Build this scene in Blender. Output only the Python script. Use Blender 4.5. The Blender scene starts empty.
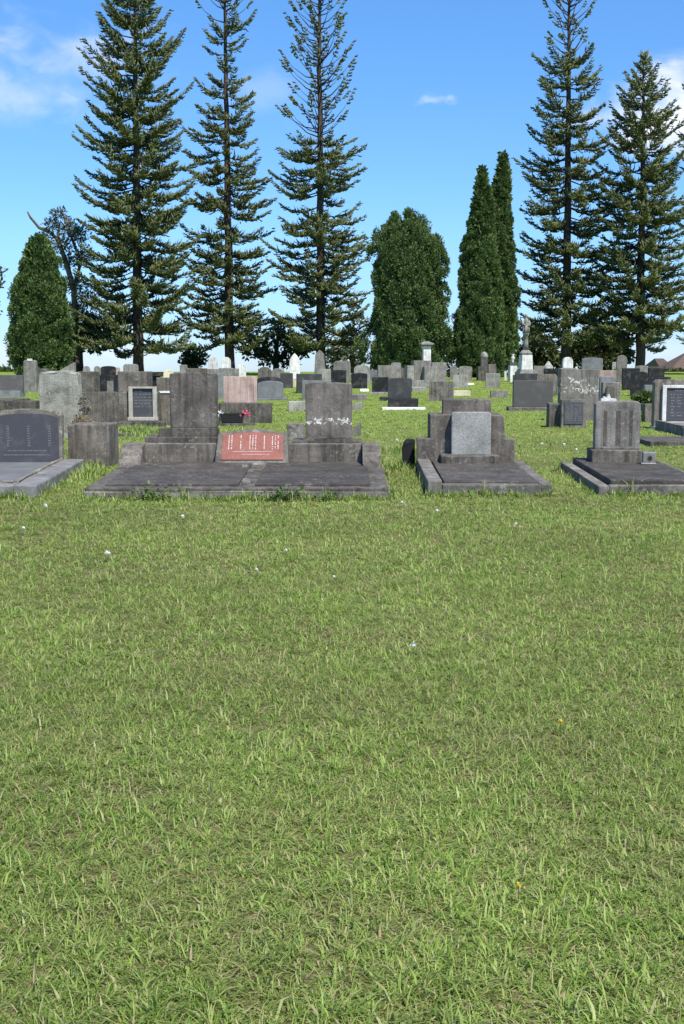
import bpy, bmesh, math, random
import numpy as np
from mathutils import Vector, Matrix

random.seed(7)
RNG = np.random.default_rng(11)
R = math.radians
C = bpy.context.scene.collection
scn = bpy.context.scene

# ------------------------------------------------------------------ camera model
FPX, CX, CY, HOR = 1250.0, 342.0, 512.0, 368.0
PITCH = math.atan((CY - HOR) / FPX)
EYE = 1.35
cam_d = bpy.data.cameras.new('camera')
cam = bpy.data.objects.new('camera', cam_d)
C.objects.link(cam)
cam.location = (0, 0, EYE)
cam.rotation_euler = (math.pi / 2 - PITCH, 0, 0)
cam_d.sensor_fit = 'VERTICAL'
cam_d.sensor_height = 36
cam_d.sensor_width = 24
cam_d.lens = FPX / 1024 * 36
cam_d.clip_start = 0.05
cam_d.clip_end = 5000
scn.camera = cam


def pix(px, py, D):
    """world point seen at a pixel of the photograph, D metres away along the ground"""
    a, b = (px - CX) / FPX, (CY - py) / FPX
    dy = math.cos(PITCH) + b * math.sin(PITCH)
    dz = -math.sin(PITCH) + b * math.cos(PITCH)
    s = D / dy
    return Vector((a * s, D, EYE + dz * s))


# ------------------------------------------------------------------ terrain
GD = np.array([-30, 0, 2.5, 5, 7, 9, 11, 13, 16, 20, 30, 40, 50, 60, 75, 90, 104, 115, 130, 170, 300, 700, 1600, 3000.])
GZ = np.array([-.15, 0, 0, .03, .07, .12, .19, .25, .26, .265, .29, .36, .47, .60, .82, 1.03, 1.08, .95, .2, -3., -14, -34, -60, -90.])
_dd = np.linspace(-30, 3000, 30301)
_zz = np.interp(_dd, GD, GZ)


def g(y, x=0.0):
    y = np.asarray(y, float)
    w = np.clip(np.abs(y) * .08, .3, 12)
    z = (np.interp(y - w, GD, GZ) + 2 * np.interp(y, GD, GZ) + np.interp(y + w, GD, GZ)) / 4
    return z


def gf(y):
    return float(g(y))


def Dof(py):
    """distance at which level ground is seen at image row py"""
    lo, hi = 2.0, 100.0
    for _ in range(60):
        m = (lo + hi) / 2
        p = pix(CX, py, m)
        if p.z > gf(m):
            lo = m
        else:
            hi = m
    return (lo + hi) / 2


# ------------------------------------------------------------------ tagging
def tag(o, label=None, cat=None, group=None, kind=None):
    if label: o['label'] = label
    if cat: o['category'] = cat
    if group: o['group'] = group
    if kind: o['kind'] = kind
    return o


def empty(name, loc, rx=0, ry=0, rz=0):
    o = bpy.data.objects.new(name, None)
    o.empty_display_size = .2
    C.objects.link(o)
    o.location = loc
    o.rotation_euler = (rx, ry, rz)
    return o


def link(name, me, parent=None):
    o = bpy.data.objects.new(name, me)
    C.objects.link(o)
    if parent is not None:
        o.parent = parent
    return o


class MB:
    """collects shapes that become ONE mesh object"""

    def __init__(self):
        self.v, self.f = [], []

    def add(self, vs, fs):
        n = len(self.v)
        self.v += [tuple(p) for p in vs]
        self.f += [tuple(i + n for i in q) for q in fs]
        return self

    def box(self, x0, x1, y0, y1, z0, z1, M=None):
        vs = [(x, y, z) for z in (z0, z1) for y in (y0, y1) for x in (x0, x1)]
        if M is not None:
            vs = [M @ Vector(p) for p in vs]
        return self.add(vs, [(0, 2, 3, 1), (4, 5, 7, 6), (0, 1, 5, 4), (2, 6, 7, 3), (0, 4, 6, 2), (1, 3, 7, 5)])

    def prism(self, prof, y0, y1, M=None):
        """prof: (x, z) counter-clockwise seen from the front (from -y)"""
        n = len(prof)
        vs = [(x, y0, z) for x, z in prof] + [(x, y1, z) for x, z in prof]
        if M is not None:
            vs = [M @ Vector(p) for p in vs]
        fs = [tuple(range(n)), tuple(range(2 * n - 1, n - 1, -1))]
        fs += [(i, i + n, (i + 1) % n + n, (i + 1) % n) for i in range(n)]
        return self.add(vs, fs)

    def prism_x(self, prof, x0, x1):
        """prof: (y, z) outline extruded along x"""
        n = len(prof)
        vs = [(x0, y, z) for y, z in prof] + [(x1, y, z) for y, z in prof]
        fs = [tuple(range(n - 1, -1, -1)), tuple(range(n, 2 * n))]
        fs += [(i, (i + 1) % n, (i + 1) % n + n, i + n) for i in range(n)]
        return self.add(vs, fs)

    def lathe(self, prof, seg=20, c=(0, 0)):
        vs, fs = [], []
        for r, z in prof:
            for k in range(seg):
                a = 2 * math.pi * k / seg
                vs.append((c[0] + r * math.cos(a), c[1] + r * math.sin(a), z))
        m = len(prof)
        for i in range(m - 1):
            for k in range(seg):
                k2 = (k + 1) % seg
                fs.append((i * seg + k, i * seg + k2, (i + 1) * seg + k2, (i + 1) * seg + k))
        fs.append(tuple(range(seg - 1, -1, -1)))
        fs.append(tuple((m - 1) * seg + k for k in range(seg)))
        return self.add(vs, fs)

    def tube(self, pts, rad, seg=6):
        pts = [Vector(p) for p in pts]
        vs, fs = [], []
        for i, p in enumerate(pts):
            d = (pts[min(i + 1, len(pts) - 1)] - pts[max(i - 1, 0)]).normalized()
            u = d.orthogonal().normalized() if i == 0 else (u - d * u.dot(d)).normalized()
            w = d.cross(u)
            for k in range(seg):
                a = 2 * math.pi * k / seg
                vs.append(p + (u * math.cos(a) + w * math.sin(a)) * rad[i])
        for i in range(len(pts) - 1):
            for k in range(seg):
                k2 = (k + 1) % seg
                fs.append((i * seg + k, i * seg + k2, (i + 1) * seg + k2, (i + 1) * seg + k))
        fs.append(tuple(range(seg - 1, -1, -1)))
        fs.append(tuple((len(pts) - 1) * seg + k for k in range(seg)))
        return self.add(vs, fs)

    def build(self, name, mat, parent=None, bevel=0.0, smooth=False, rough=0.0, cuts=0):
        me = bpy.data.meshes.new(name)
        me.from_pydata(self.v, [], self.f)
        bm = bmesh.new()
        bm.from_mesh(me)
        bmesh.ops.recalc_face_normals(bm, faces=bm.faces)
        if bevel > 0:
            ed = [e for e in bm.edges if len(e.link_faces) == 2 and e.calc_face_angle(0) > R(28)]
            bmesh.ops.bevel(bm, geom=ed, offset=bevel, segments=2, profile=.6, affect='EDGES', clamp_overlap=True)
        if cuts:
            ed = [e for e in bm.edges if e.calc_length() > .12]
            bmesh.ops.subdivide_edges(bm, edges=ed, cuts=cuts, use_grid_fill=True)
            bmesh.ops.triangulate(bm, faces=[f for f in bm.faces if len(f.verts) > 4])
        if rough:
            for v in bm.verts:
                v.co += Vector((random.gauss(0, rough), random.gauss(0, rough), random.gauss(0, rough)))
        bm.to_mesh(me)
        bm.free()
        me.materials.append(mat)
        if smooth:
            for p in me.polygons:
                p.use_smooth = True
        return link(name, me, parent)


def np_mesh(name, V, quads, tris, mat, parent=None, smooth=False):
    """fast mesh from numpy arrays"""
    me = bpy.data.meshes.new(name)
    nq, nt = len(quads), len(tris)
    me.vertices.add(len(V))
    me.vertices.foreach_set('co', np.ascontiguousarray(V, np.float32).ravel())
    me.loops.add(nq * 4 + nt * 3)
    idx = np.concatenate([np.asarray(quads, np.int32).ravel(), np.asarray(tris, np.int32).ravel()])
    me.loops.foreach_set('vertex_index', idx.astype(np.int32))
    me.polygons.add(nq + nt)
    st = np.concatenate([np.arange(nq) * 4, nq * 4 + np.arange(nt) * 3]).astype(np.int32)
    me.polygons.foreach_set('loop_start', st)
    me.update(calc_edges=True)
    me.materials.append(mat)
    if smooth:
        me.polygons.foreach_set('use_smooth', np.ones(nq + nt, bool))
    return link(name, me, parent)


# ------------------------------------------------------------------ materials
class NT:
    def __init__(self, name):
        self.m = bpy.data.materials.new(name)
        self.m.use_nodes = True
        self.t = self.m.node_tree
        self.n, self.l = self.t.nodes, self.t.links
        self.n.clear()
        self.out = self.n.new('ShaderNodeOutputMaterial')

    def node(self, kind, **kw):
        nd = self.n.new(kind)
        for k, v in kw.items():
            setattr(nd, k, v)
        return nd

    def pos(self, scale=(1, 1, 1), space='world'):
        if space == 'world':
            s = self.node('ShaderNodeNewGeometry').outputs['Position']
        else:
            s = self.node('ShaderNodeTexCoord').outputs['Object']
        mp = self.node('ShaderNodeMapping')
        mp.inputs['Scale'].default_value = scale
        self.l.new(s, mp.inputs['Vector'])
        return mp.outputs['Vector']

    def noise(self, scale, detail=4, rough=.55, vec=None, dist=0):
        nd = self.node('ShaderNodeTexNoise')
        nd.inputs['Scale'].default_value = scale
        nd.inputs['Detail'].default_value = detail
        nd.inputs['Roughness'].default_value = rough
        nd.inputs['Distortion'].default_value = dist
        if vec is not None:
            self.l.new(vec, nd.inputs['Vector'])
        return nd.outputs['Fac']

    def ramp(self, fac, stops):
        nd = self.node('ShaderNodeValToRGB')
        cr = nd.color_ramp
        while len(cr.elements) < len(stops):
            cr.elements.new(.5)
        for e, (p, c) in zip(cr.elements, stops):
            e.position = p
            e.color = (*c, 1) if not isinstance(c, (int, float)) else (c, c, c, 1)
        self.l.new(fac, nd.inputs['Fac'])
        return nd.outputs['Color']

    def mix(self, fac, a, b, mode='MIX'):
        nd = self.node('ShaderNodeMix', data_type='RGBA', blend_type=mode)
        for s, v in ((nd.inputs['Factor'], fac), (nd.inputs['A'], a), (nd.inputs['B'], b)):
            if isinstance(v, (int, float)):
                s.default_value = v if s.type == 'VALUE' else (v, v, v, 1)
            elif isinstance(v, tuple):
                s.default_value = (*v, 1)
            else:
                self.l.new(v, s)
        return nd.outputs['Result']

    def math(self, op, a, b=0.0, clamp=False):
        nd = self.node('ShaderNodeMath', operation=op, use_clamp=clamp)
        for s, v in zip(nd.inputs, (a, b)):
            if isinstance(v, (int, float)):
                s.default_value = v
            else:
                self.l.new(v, s)
        return nd.outputs[0]

    def bump(self, h, strength=.4, dist=.01):
        nd = self.node('ShaderNodeBump')
        nd.inputs['Strength'].default_value = strength
        nd.inputs['Distance'].default_value = dist
        self.l.new(h, nd.inputs['Height'])
        return nd.outputs['Normal']

    def bsdf(self, col, rough=.8, normal=None, spec=.3):
        nd = self.node('ShaderNodeBsdfPrincipled')
        if isinstance(col, tuple):
            nd.inputs['Base Color'].default_value = (*col, 1)
        else:
            self.l.new(col, nd.inputs['Base Color'])
        if isinstance(rough, (int, float)):
            nd.inputs['Roughness'].default_value = rough
        else:
            self.l.new(rough, nd.inputs['Roughness'])
        nd.inputs['Specular IOR Level'].default_value = spec
        if normal is not None:
            self.l.new(normal, nd.inputs['Normal'])
        self.l.new(nd.outputs[0], self.out.inputs['Surface'])
        return nd


def vary(t, col, amt=.22):
    r = t.node('ShaderNodeObjectInfo').outputs['Random']
    f = t.math('MULTIPLY_ADD', r, 2 * amt)
    f.node.inputs[2].default_value = 1 - amt
    return t.mix(1.0, col, f, 'MULTIPLY')


def stone_mat(name, base, dark, pale, streak=.6, lichen=.25, rough=.85, lich_col=(.42, .42, .36), speck=0.0, bump=.5, band=None, spots=(.30, .62)):
    """weathered stone: cloudy tone, run-off streaks, lichen spots, grain"""
    t = NT(name)
    big = t.noise(4.5, 6, .62)
    w = t.pos()
    big.node.inputs['Vector'].default_value
    t.l.new(w, big.node.inputs['Vector'])
    col = t.ramp(big, [(.29, dark), (.5, base), (.72, pale)])
    st = t.noise(1.0, 5, .6, t.pos((16, 16, 1.1)))
    sm = t.ramp(st, [(.45, 0.0), (.68, 1.0)])
    col = t.mix(t.math('MULTIPLY', sm, streak), col, tuple(c * .55 for c in dark))
    fine = t.noise(70, 4, .7, w)
    col = t.mix(.55, col, t.ramp(fine, [(.3, .35), (.7, 1.0)]), 'MULTIPLY')
    col = t.mix(1.0, col, (1.22, 1.22, 1.22), 'MULTIPLY')
    if lichen > 0:
        a = t.noise(26, 5, .6, w)
        b = t.noise(3.0, 3, .5, t.pos((1, 1, 1.3)))
        m = t.math('MULTIPLY', t.ramp(a, [(.54, 0.0), (.63, 1.0)]), t.ramp(b, [(.40, 0.0), (.65, 1.0)]))
        col = t.mix(t.math('MULTIPLY', m, lichen), col, lich_col)
    if speck > 0:
        v = t.node('ShaderNodeTexVoronoi')
        v.inputs['Scale'].default_value = 110
        t.l.new(w, v.inputs['Vector'])
        sp = t.ramp(v.outputs['Color'], [(.25, .45), (.6, 1.0)])
        col = t.mix(speck, col, sp, 'MULTIPLY')
    if band is not None:
        z = t.node('ShaderNodeSeparateXYZ')
        t.l.new(t.node('ShaderNodeTexCoord').outputs['Object'], z.inputs[0])
        zc, hw = band
        d = t.math('ABSOLUTE', t.math('SUBTRACT', z.outputs['Z'], zc))
        fall = t.node('ShaderNodeMapRange')
        for k, val in (('From Min', hw * .35), ('From Max', hw), ('To Min', 1), ('To Max', 0)):
            fall.inputs[k].default_value = val
        t.l.new(d, fall.inputs['Value'])
        n = t.noise(11 if hw > .2 else 24, 6, .75, w, .8)
        m = t.math('ADD', n, t.math('MULTIPLY', t.math('SUBTRACT', fall.outputs[0], 1.0), .28))
        col = t.mix(t.ramp(m, [(.53 if hw > .2 else .515, 0.0), (.575 if hw > .2 else .56, 1.0)]), col, (.62, .62, .56))
    col = vary(t, col, .14)
    h = t.math('ADD', t.noise(38, 6, .7, w), t.math('MULTIPLY', big, .8))
    t.bsdf(col, rough, t.bump(h, bump, .012), .25)
    return t.m


def polished_mat(name, c, rough=.16, speck=.25):
    t = NT(name)
    w = t.pos()
    n = t.noise(160, 2, .6, w)
    d = t.noise(5, 5, .6, w)
    col = t.mix(speck, c, t.ramp(n, [(.35, tuple(x * .35 for x in c)), (.7, tuple(min(1, x * 2.2) for x in c))]))
    col = t.mix(t.ramp(d, [(.5, 0.0), (.75, .35)]), col, (.22, .21, .2))
    rr = t.ramp(d, [(.35, rough), (.75, rough + .3)])
    t.bsdf(vary(t, col, .12), rr, None, .28)
    return t.m


CONC = stone_mat('weathered_concrete', (.158, .139, .117), (.074, .067, .058), (.235, .21, .18), .8, .4)
CONC_DK = stone_mat('blackened_concrete', (.104, .093, .080), (.052, .047, .042), (.168, .150, .128), .85, .3)
CONC_LT = stone_mat('pale_concrete', (.27, .255, .23), (.15, .14, .125), (.36, .345, .31), .5, .45)
SLAB = stone_mat('dark_ledger_concrete', (.066, .058, .049), (.040, .036, .031), (.105, .094, .080), .1, .3, .7)
KERB = stone_mat('kerb_concrete', (.150, .139, .122), (.075, .069, .061), (.235, .22, .192), .4, .55)
BLUEKERB = stone_mat('blue_grey_stone', (.20, .197, .192), (.115, .112, .108), (.27, .265, .255), .2, .3, .6)
LICHEN = stone_mat('lichened_rock', (.35, .34, .295), (.15, .146, .125), (.47, .46, .405), .25, .8, .95, (.46, .46, .40), .35, 1.0)
GRANITE = stone_mat('speckled_granite', (.36, .36, .335), (.26, .26, .24), (.44, .44, .41), .08, .35, .6, (.2, .2, .19), .55, .2)
GREYSTONE = stone_mat('grey_stone', (.225, .21, .19), (.125, .116, .104), (.31, .295, .265), .6, .5)
BLUEST = stone_mat('blue_grey_granite', (.20, .205, .21), (.14, .142, .146), (.255, .26, .262), .2, .25, .45, (.35, .35, .34), .3, .15)
PINK = stone_mat('pink_granite', (.48, .35, .30), (.33, .235, .20), (.58, .44, .385), .8, .15, .55, (.5, .46, .4), .25, .15)
MARBLE = stone_mat('white_marble', (.66, .65, .61), (.42, .41, .38), (.78, .77, .73), .55, .2, .6, (.3, .3, .27), 0, .2)
SAND = stone_mat('yellow_sandstone', (.58, .52, .36), (.42, .37, .25), (.68, .63, .46), .2, .1)
SCRAWL = stone_mat('concrete_white_lichen', (.175, .160, .143), (.10, .093, .084), (.24, .22, .195), .6, .3, band=(.72, .34))
SCRAWL2 = stone_mat('concrete_lichen_band', (.142, .126, .108), (.07, .063, .056), (.20, .18, .155), .85, .2, band=(.185, .075))
WHITE = stone_mat('white_painted_concrete', (.80, .80, .78), (.66, .66, .64), (.84, .84, .82), .1, 0, .6)
BLACK = polished_mat('black_granite', (.017, .0165, .0165), .4, .3)
CHAR = polished_mat('charcoal_granite', (.045, .044, .045), .5, .4)
DKGREY = polished_mat('dark_grey_granite', (.088, .085, .083), .6, .35)
PLAQ = polished_mat('slate_plaque', (.066, .067, .078), .5, .25)
LEDGE = polished_mat('grey_polished_ledger', (.15, .155, .16), .18, .2)
REDP = stone_mat('red_granite', (.25, .085, .064), (.19, .06, .047), (.30, .115, .09), .1, 0, .5, speck=.35, bump=.12)
FRAMES = stone_mat('frame_stone', (.46, .43, .36), (.30, .28, .235), (.56, .53, .46), .3, .4)
YLICH = stone_mat('yellow_lichened_frame', (.20, .185, .15), (.10, .092, .078), (.30, .28, .21), .3, .95, lich_col=(.60, .58, .38))


def plain(name, c, rough=.6, spec=.3):
    t = NT(name)
    n = t.noise(30, 3, .6, t.pos())
    col = t.mix(.35, c, t.ramp(n, [(.3, tuple(x * .5 for x in c)), (.7, tuple(min(1, x * 1.4) for x in c))]))
    t.bsdf(col, rough, None, spec)
    return t.m


LETTER = plain('white_lettering', (.62, .60, .56))
LETTER_G = plain('worn_lettering', (.16, .16, .165))
LETTER_S = plain('faded_lettering', (.22, .215, .205))
BLACKPOT = plain('black_plastic', (.015, .015, .016), .75, .25)
PETAL_P = plain('pink_petals', (.62, .12, .20))
PETAL_W = plain('white_petals', (.78, .78, .74))
PETAL_Y = plain('yellow_petals', (.75, .48, .03))
STEMG = plain('flower_stem', (.07, .12, .03))
BARK = None


def leaf_mat(name, lo, mid, hi, trans=.25, rough=.6, nscale=.9, spec=.25):
    t = NT(name)
    ri = t.node('ShaderNodeNewGeometry').outputs['Random Per Island']
    col = t.ramp(ri, [(0, lo), (.5, mid), (1, hi)])
    n = t.noise(nscale, 4, .6, t.pos())
    col = t.mix(.75, col, t.ramp(n, [(.3, .55), (.7, 1.25)]), 'MULTIPLY')
    p = t.bsdf(col, rough, None, spec)
    if trans:
        tr = t.node('ShaderNodeBsdfTranslucent')
        t.l.new(col, tr.inputs['Color'])
        mx = t.node('ShaderNodeMixShader')
        mx.inputs[0].default_value = trans
        t.l.new(p.outputs[0], mx.inputs[1])
        t.l.new(tr.outputs[0], mx.inputs[2])
        t.l.new(mx.outputs[0], t.out.inputs['Surface'])
    return t.m


PINE = leaf_mat('pine_needles', (.070, .096, .036), (.122, .152, .053), (.200, .222, .085), .15, .55)
PINE_UP = leaf_mat('cypress_foliage', (.062, .108, .034), (.106, .168, .050), (.165, .225, .076), .18, .6, 1.4)
PINE_CY = leaf_mat('thuja_foliage', (.060, .106, .032), (.104, .164, .046), (.155, .215, .070), .18, .6, 1.4)
GUM = leaf_mat('gum_leaves', (.065, .085, .05), (.10, .12, .07), (.15, .17, .10), .2)
BUSH = leaf_mat('bush_leaves', (.05, .085, .02), (.085, .13, .03), (.14, .19, .05), .25)
DARKB = leaf_mat('dark_leaves', (.045, .064, .024), (.080, .105, .038), (.135, .155, .06), .18)


def bark_mat(name, c0, c1):
    t = NT(name)
    n = t.noise(1.0, 6, .65, t.pos((9, 9, 3.5)))
    col = t.ramp(n, [(.3, c0), (.7, c1)])
    t.bsdf(col, .9, t.bump(n, .7, .05), .15)
    return t.m


BARK = bark_mat('pine_bark', (.035, .027, .021), (.105, .082, .064))
BARK_P = bark_mat('pale_bark', (.10, .08, .062), (.22, .185, .15))

# ------------------------------------------------------------------ ground
def ground_mat():
    t = NT('lawn')
    w = t.pos()
    a = t.noise(.55, 5, .6, w)
    b = t.noise(6.0, 6, .65, w)
    c = t.noise(60, 4, .7, w)
    green = t.ramp(b, [(.28, (.125, .190, .028)), (.5, (.205, .295, .044)), (.75, (.29, .37, .078))])
    thatch = t.ramp(c, [(.3, (.065, .050, .028)), (.52, (.17, .138, .072)), (.75, (.36, .31, .18))])
    near = t.node('ShaderNodeSeparateXYZ')
    t.l.new(t.node('ShaderNodeNewGeometry').outputs['Position'], near.inputs[0])
    mr = t.node('ShaderNodeMapRange')
    for k, v in (('From Min', 9), ('From Max', 26), ('To Min', .85), ('To Max', .16)):
        mr.inputs[k].default_value = v
    t.l.new(near.outputs['Y'], mr.inputs['Value'])
    m = t.math('MULTIPLY', t.ramp(c, [(.26, 0.0), (.42, 1.0)]), mr.outputs[0])
    col = t.mix(m, green, thatch)
    col = t.mix(.8, col, t.ramp(a, [(.3, .72), (.7, 1.2)]), 'MULTIPLY')
    col = t.mix(.5, col, t.ramp(c, [(.3, .5), (.7, 1.25)]), 'MULTIPLY')
    t.bsdf(col, .95, t.bump(c, .8, .03), .1)
    return t.m


ys = np.concatenate([np.arange(-20, 1, 2.), np.arange(1, 30, .5), np.arange(30, 140, 2.), np.arange(140, 400, 20.), np.arange(400, 3001, 200.)])
xs = np.concatenate([-np.geomspace(3000, 20, 16), np.linspace(-18, 18, 37), np.geomspace(20, 3000, 16)])
XX, YY = np.meshgrid(xs, ys)
ZZ = g(YY)
V = np.stack([XX.ravel(), YY.ravel(), ZZ.ravel()], 1)
nx, ny = len(xs), len(ys)
ii, jj = np.meshgrid(np.arange(nx - 1), np.arange(ny - 1))
k0 = (jj * nx + ii).ravel()
Q = np.stack([k0, k0 + 1, k0 + nx + 1, k0 + nx], 1)
gr = np_mesh('ground', V, Q, np.zeros((0, 3), int), ground_mat(), smooth=True)
tag(gr, 'gently rising mown cemetery lawn', 'lawn', kind='structure')

# ------------------------------------------------------------------ grass
GRASS = None


def grass_mat():
    t = NT('grass_blades')
    ri = t.node('ShaderNodeNewGeometry').outputs['Random Per Island']
    col = t.ramp(ri, [(0, (.125, .205, .036)), (.28, (.215, .335, .058)), (.58, (.320, .445, .092)), (.82, (.43, .52, .16)), (.92, (.52, .50, .26)), (1, (.44, .33, .19))])
    n = t.noise(1.3, 5, .6, t.pos())
    col = t.mix(t.ramp(n, [(.47, 0.0), (.72, .42)]), col, (.34, .30, .15))
    n2 = t.noise(.45, 3, .5, t.pos())
    col = t.mix(.8, col, t.ramp(n2, [(.3, .78), (.7, 1.18)]), 'MULTIPLY')
    p = t.bsdf(col, .5, None, .35)
    tr = t.node('ShaderNodeBsdfTranslucent')
    t.l.new(col, tr.inputs['Color'])
    mx = t.node('ShaderNodeMixShader')
    mx.inputs[0].default_value = .45
    t.l.new(p.outputs[0], mx.inputs[1])
    t.l.new(tr.outputs[0], mx.inputs[2])
    t.l.new(mx.outputs[0], t.out.inputs['Surface'])
    return t.m


KEEP_OUT = []          # (x0, x1, y0, y1) footprints of the front graves


def blades(x, y, az, lean, L, W, droop, zoff=0.0):
    n = len(x)
    z = g(y) - .004 + zoff
    dx, dy = np.cos(az), np.sin(az)
    px_, py_ = -dy, dx
    h1 = .5 * L
    r1 = h1 * np.sin(lean * .75); z1 = h1 * np.cos(lean * .75)
    r2 = r1 + .5 * L * np.sin(np.minimum(lean + droop, 2.0)); z2 = np.maximum(z1 + .5 * L * np.cos(np.minimum(lean + droop, 2.0)), .006)
    V = np.empty((n, 5, 3))
    V[:, 0] = np.stack([x - px_ * W * .5, y - py_ * W * .5, z], 1)
    V[:, 1] = np.stack([x + px_ * W * .5, y + py_ * W * .5, z], 1)
    V[:, 2] = np.stack([x + dx * r1 + px_ * W * .45, y + dy * r1 + py_ * W * .45, z + z1], 1)
    V[:, 3] = np.stack([x + dx * r1 - px_ * W * .45, y + dy * r1 - py_ * W * .45, z + z1], 1)
    V[:, 4] = np.stack([x + dx * r2, y + dy * r2, z + z2], 1)
    return V.reshape(-1, 3)


def grow_grass():
    strips = []
    for a, b, rho, tuft in ((1.9, 3.2, 24000, 8), (3.2, 4.4, 20000, 8), (4.4, 5.5, 15000, 8), (5.5, 7.5, 11500, 8), (7.5, 10, 8000, 8), (10, 13.5, 5200, 8), (13.5, 20, 1300, 8), (20, 30, 520, 7), (30, 45, 200, 6), (45, 75, 60, 5)):
        w = .30 * b + 1.1
        area = 2 * w * (b - a)
        nt = int(area * rho / tuft)
        tx = RNG.uniform(-w, w, nt); ty = RNG.uniform(a, b, nt)
        # uneven growth
        dens = .5 + .5 * np.sin(tx * 2.1 + 1.3 * np.sin(ty * 1.7)) * np.sin(ty * 2.6 + 1.1 * np.sin(tx * 1.3))
        keep = RNG.random(nt) < .55 + .45 * dens
        tx, ty, dens = tx[keep], ty[keep], dens[keep]
        k = RNG.poisson(tuft, len(tx)) + 2
        tx, ty, dens = np.repeat(tx, k), np.repeat(ty, k), np.repeat(dens, k)
        tsize = np.repeat(RNG.lognormal(0, .28, len(k)), k)
        taz = np.repeat(RNG.uniform(0, 2 * math.pi, len(k)), k)
        n = len(tx)
        m = .5 * (a + b)
        sp = .018 + .0012 * m
        az = taz + RNG.normal(0, 1.3, n)
        r = np.abs(RNG.normal(0, sp, n))
        x = tx + r * np.cos(az); y = ty + r * np.sin(az)
        lean = np.clip(np.abs(RNG.normal(1.08, .34, n)), 0, 1.5)
        L = RNG.uniform(.022, .062, n) * tsize
        broad = RNG.random(n) < .14
        W = np.where(broad, RNG.uniform(.0045, .0075, n), RNG.uniform(.0018, .0036, n))
        W = np.maximum(W, .00050 * m * RNG.uniform(.7, 1.5, n))
        flop = RNG.random(n) < .36
        lean = np.where(flop, RNG.uniform(1.15, 1.45, n), lean)
        strips.append((x, y, az, lean, L, W, RNG.uniform(.1, .8, n)))
    nl = 15000
    ly = RNG.uniform(1.9, 9.5, nl) ** 1.0
    lx_ = RNG.uniform(-1, 1, nl) * (.30 * ly + 1.0)
    patch = np.sin(lx_ * 3.1 + 2 * np.sin(ly * 1.1)) * np.sin(ly * 2.3 + lx_)
    kp = RNG.random(nl) < .25 + .75 * (patch > .25)
    lx_, ly = lx_[kp], ly[kp]
    nl = len(ly)
    litter = blades(lx_, ly, RNG.uniform(0, 6.28, nl), RNG.uniform(1.3, 1.55, nl), RNG.uniform(.02, .05, nl), np.maximum(RNG.uniform(.0014, .003, nl), .0004 * ly), RNG.uniform(0, .1, nl), .006)
    # longer untrimmed tufts along the grave edges
    for x0, x1, y0, y1 in KEEP_OUT:
        nt = int((x1 - x0) * 95)
        edges = [(RNG.uniform(x0, x1, nt), y0 - np.abs(RNG.normal(.03, .05, nt)), 1.0)]
        ns = int((y1 - y0) * 40)
        edges.append((x0 - np.abs(RNG.normal(.02, .03, ns)), RNG.uniform(y0, y1, ns), .75))
        edges.append((x1 + np.abs(RNG.normal(.02, .03, ns)), RNG.uniform(y0, y1, ns), .75))
        for ex, ey, sc in edges:
            k = RNG.poisson(9, len(ex)) + 3
            tall = np.repeat(RNG.lognormal(-.2, .45, len(ex)), k) * sc
            x, y = np.repeat(ex, k), np.repeat(ey, k)
            n = len(x)
            az = RNG.uniform(0, 2 * math.pi, n)
            strips.append((x + RNG.normal(0, .015, n), y + RNG.normal(0, .015, n), az, np.abs(RNG.normal(.42, .28, n)), RNG.uniform(.035, .09, n) * tall, RNG.uniform(.005, .009, n), RNG.uniform(.2, .9, n)))
    # rough grass standing round the older stones behind
    for (px, py, n0, s) in ((104, 392, 60, 3.6), (135, 432, 130, 1.5), (150, 436, 90, 1.4), (98, 424, 90, 1.6), (400, 470, 110, 1.0), (70, 478, 160, 1.2), (75, 470, 100, 1.3), (395, 452, 60, .9), (640, 404, 50, 1.0)):
        D = Dof(max(py, 396))
        c = pix(px, py, D)
        n = n0 * 6
        x = c.x + RNG.normal(0, .12 * s, n); y = D + RNG.normal(0, .2, n)
        strips.append((x, y, RNG.uniform(0, 6.28, n), np.abs(RNG.normal(.35, .25, n)), RNG.uniform(.05, .16, n) * (.7 + .3 * s), np.full(n, .010), RNG.uniform(.2, .9, n)))
    cat = [np.concatenate([s[i] for s in strips]) for i in range(7)]
    x, y = cat[0], cat[1]
    ok = np.ones(len(x), bool)
    for x0, x1, y0, y1 in KEEP_OUT:
        ok &= ~((x > x0 - .005) & (x < x1 + .005) & (y > y0 - .005) & (y < y1 + .005))
    cat = [c[ok] for c in cat]
    V = blades(*cat)
    n = len(cat[0])
    b = np.arange(n) * 5
    quads = np.stack([b, b + 1, b + 2, b + 3], 1)
    tris = np.stack([b + 3, b + 2, b + 4], 1)
    o = np_mesh('grass', V, quads, tris, grass_mat())
    tag(o, 'short green lawn grass with straw coloured blades mixed in', 'grass', kind='stuff')
    print('grass blades', n)
    n = len(litter) // 5
    b = np.arange(n) * 5
    t = NT('dry_straw')
    ri = t.node('ShaderNodeNewGeometry').outputs['Random Per Island']
    t.bsdf(t.ramp(ri, [(0, (.18, .12, .06)), (.5, (.34, .28, .15)), (1, (.46, .41, .25))]), .7, None, .2)
    lo = np_mesh('straw', litter, np.stack([b, b + 1, b + 2, b + 3], 1), np.stack([b + 3, b + 2, b + 4], 1), t.m)
    tag(lo, 'dry straw coloured clippings lying flat in the lawn', 'dry grass', kind='stuff')


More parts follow.
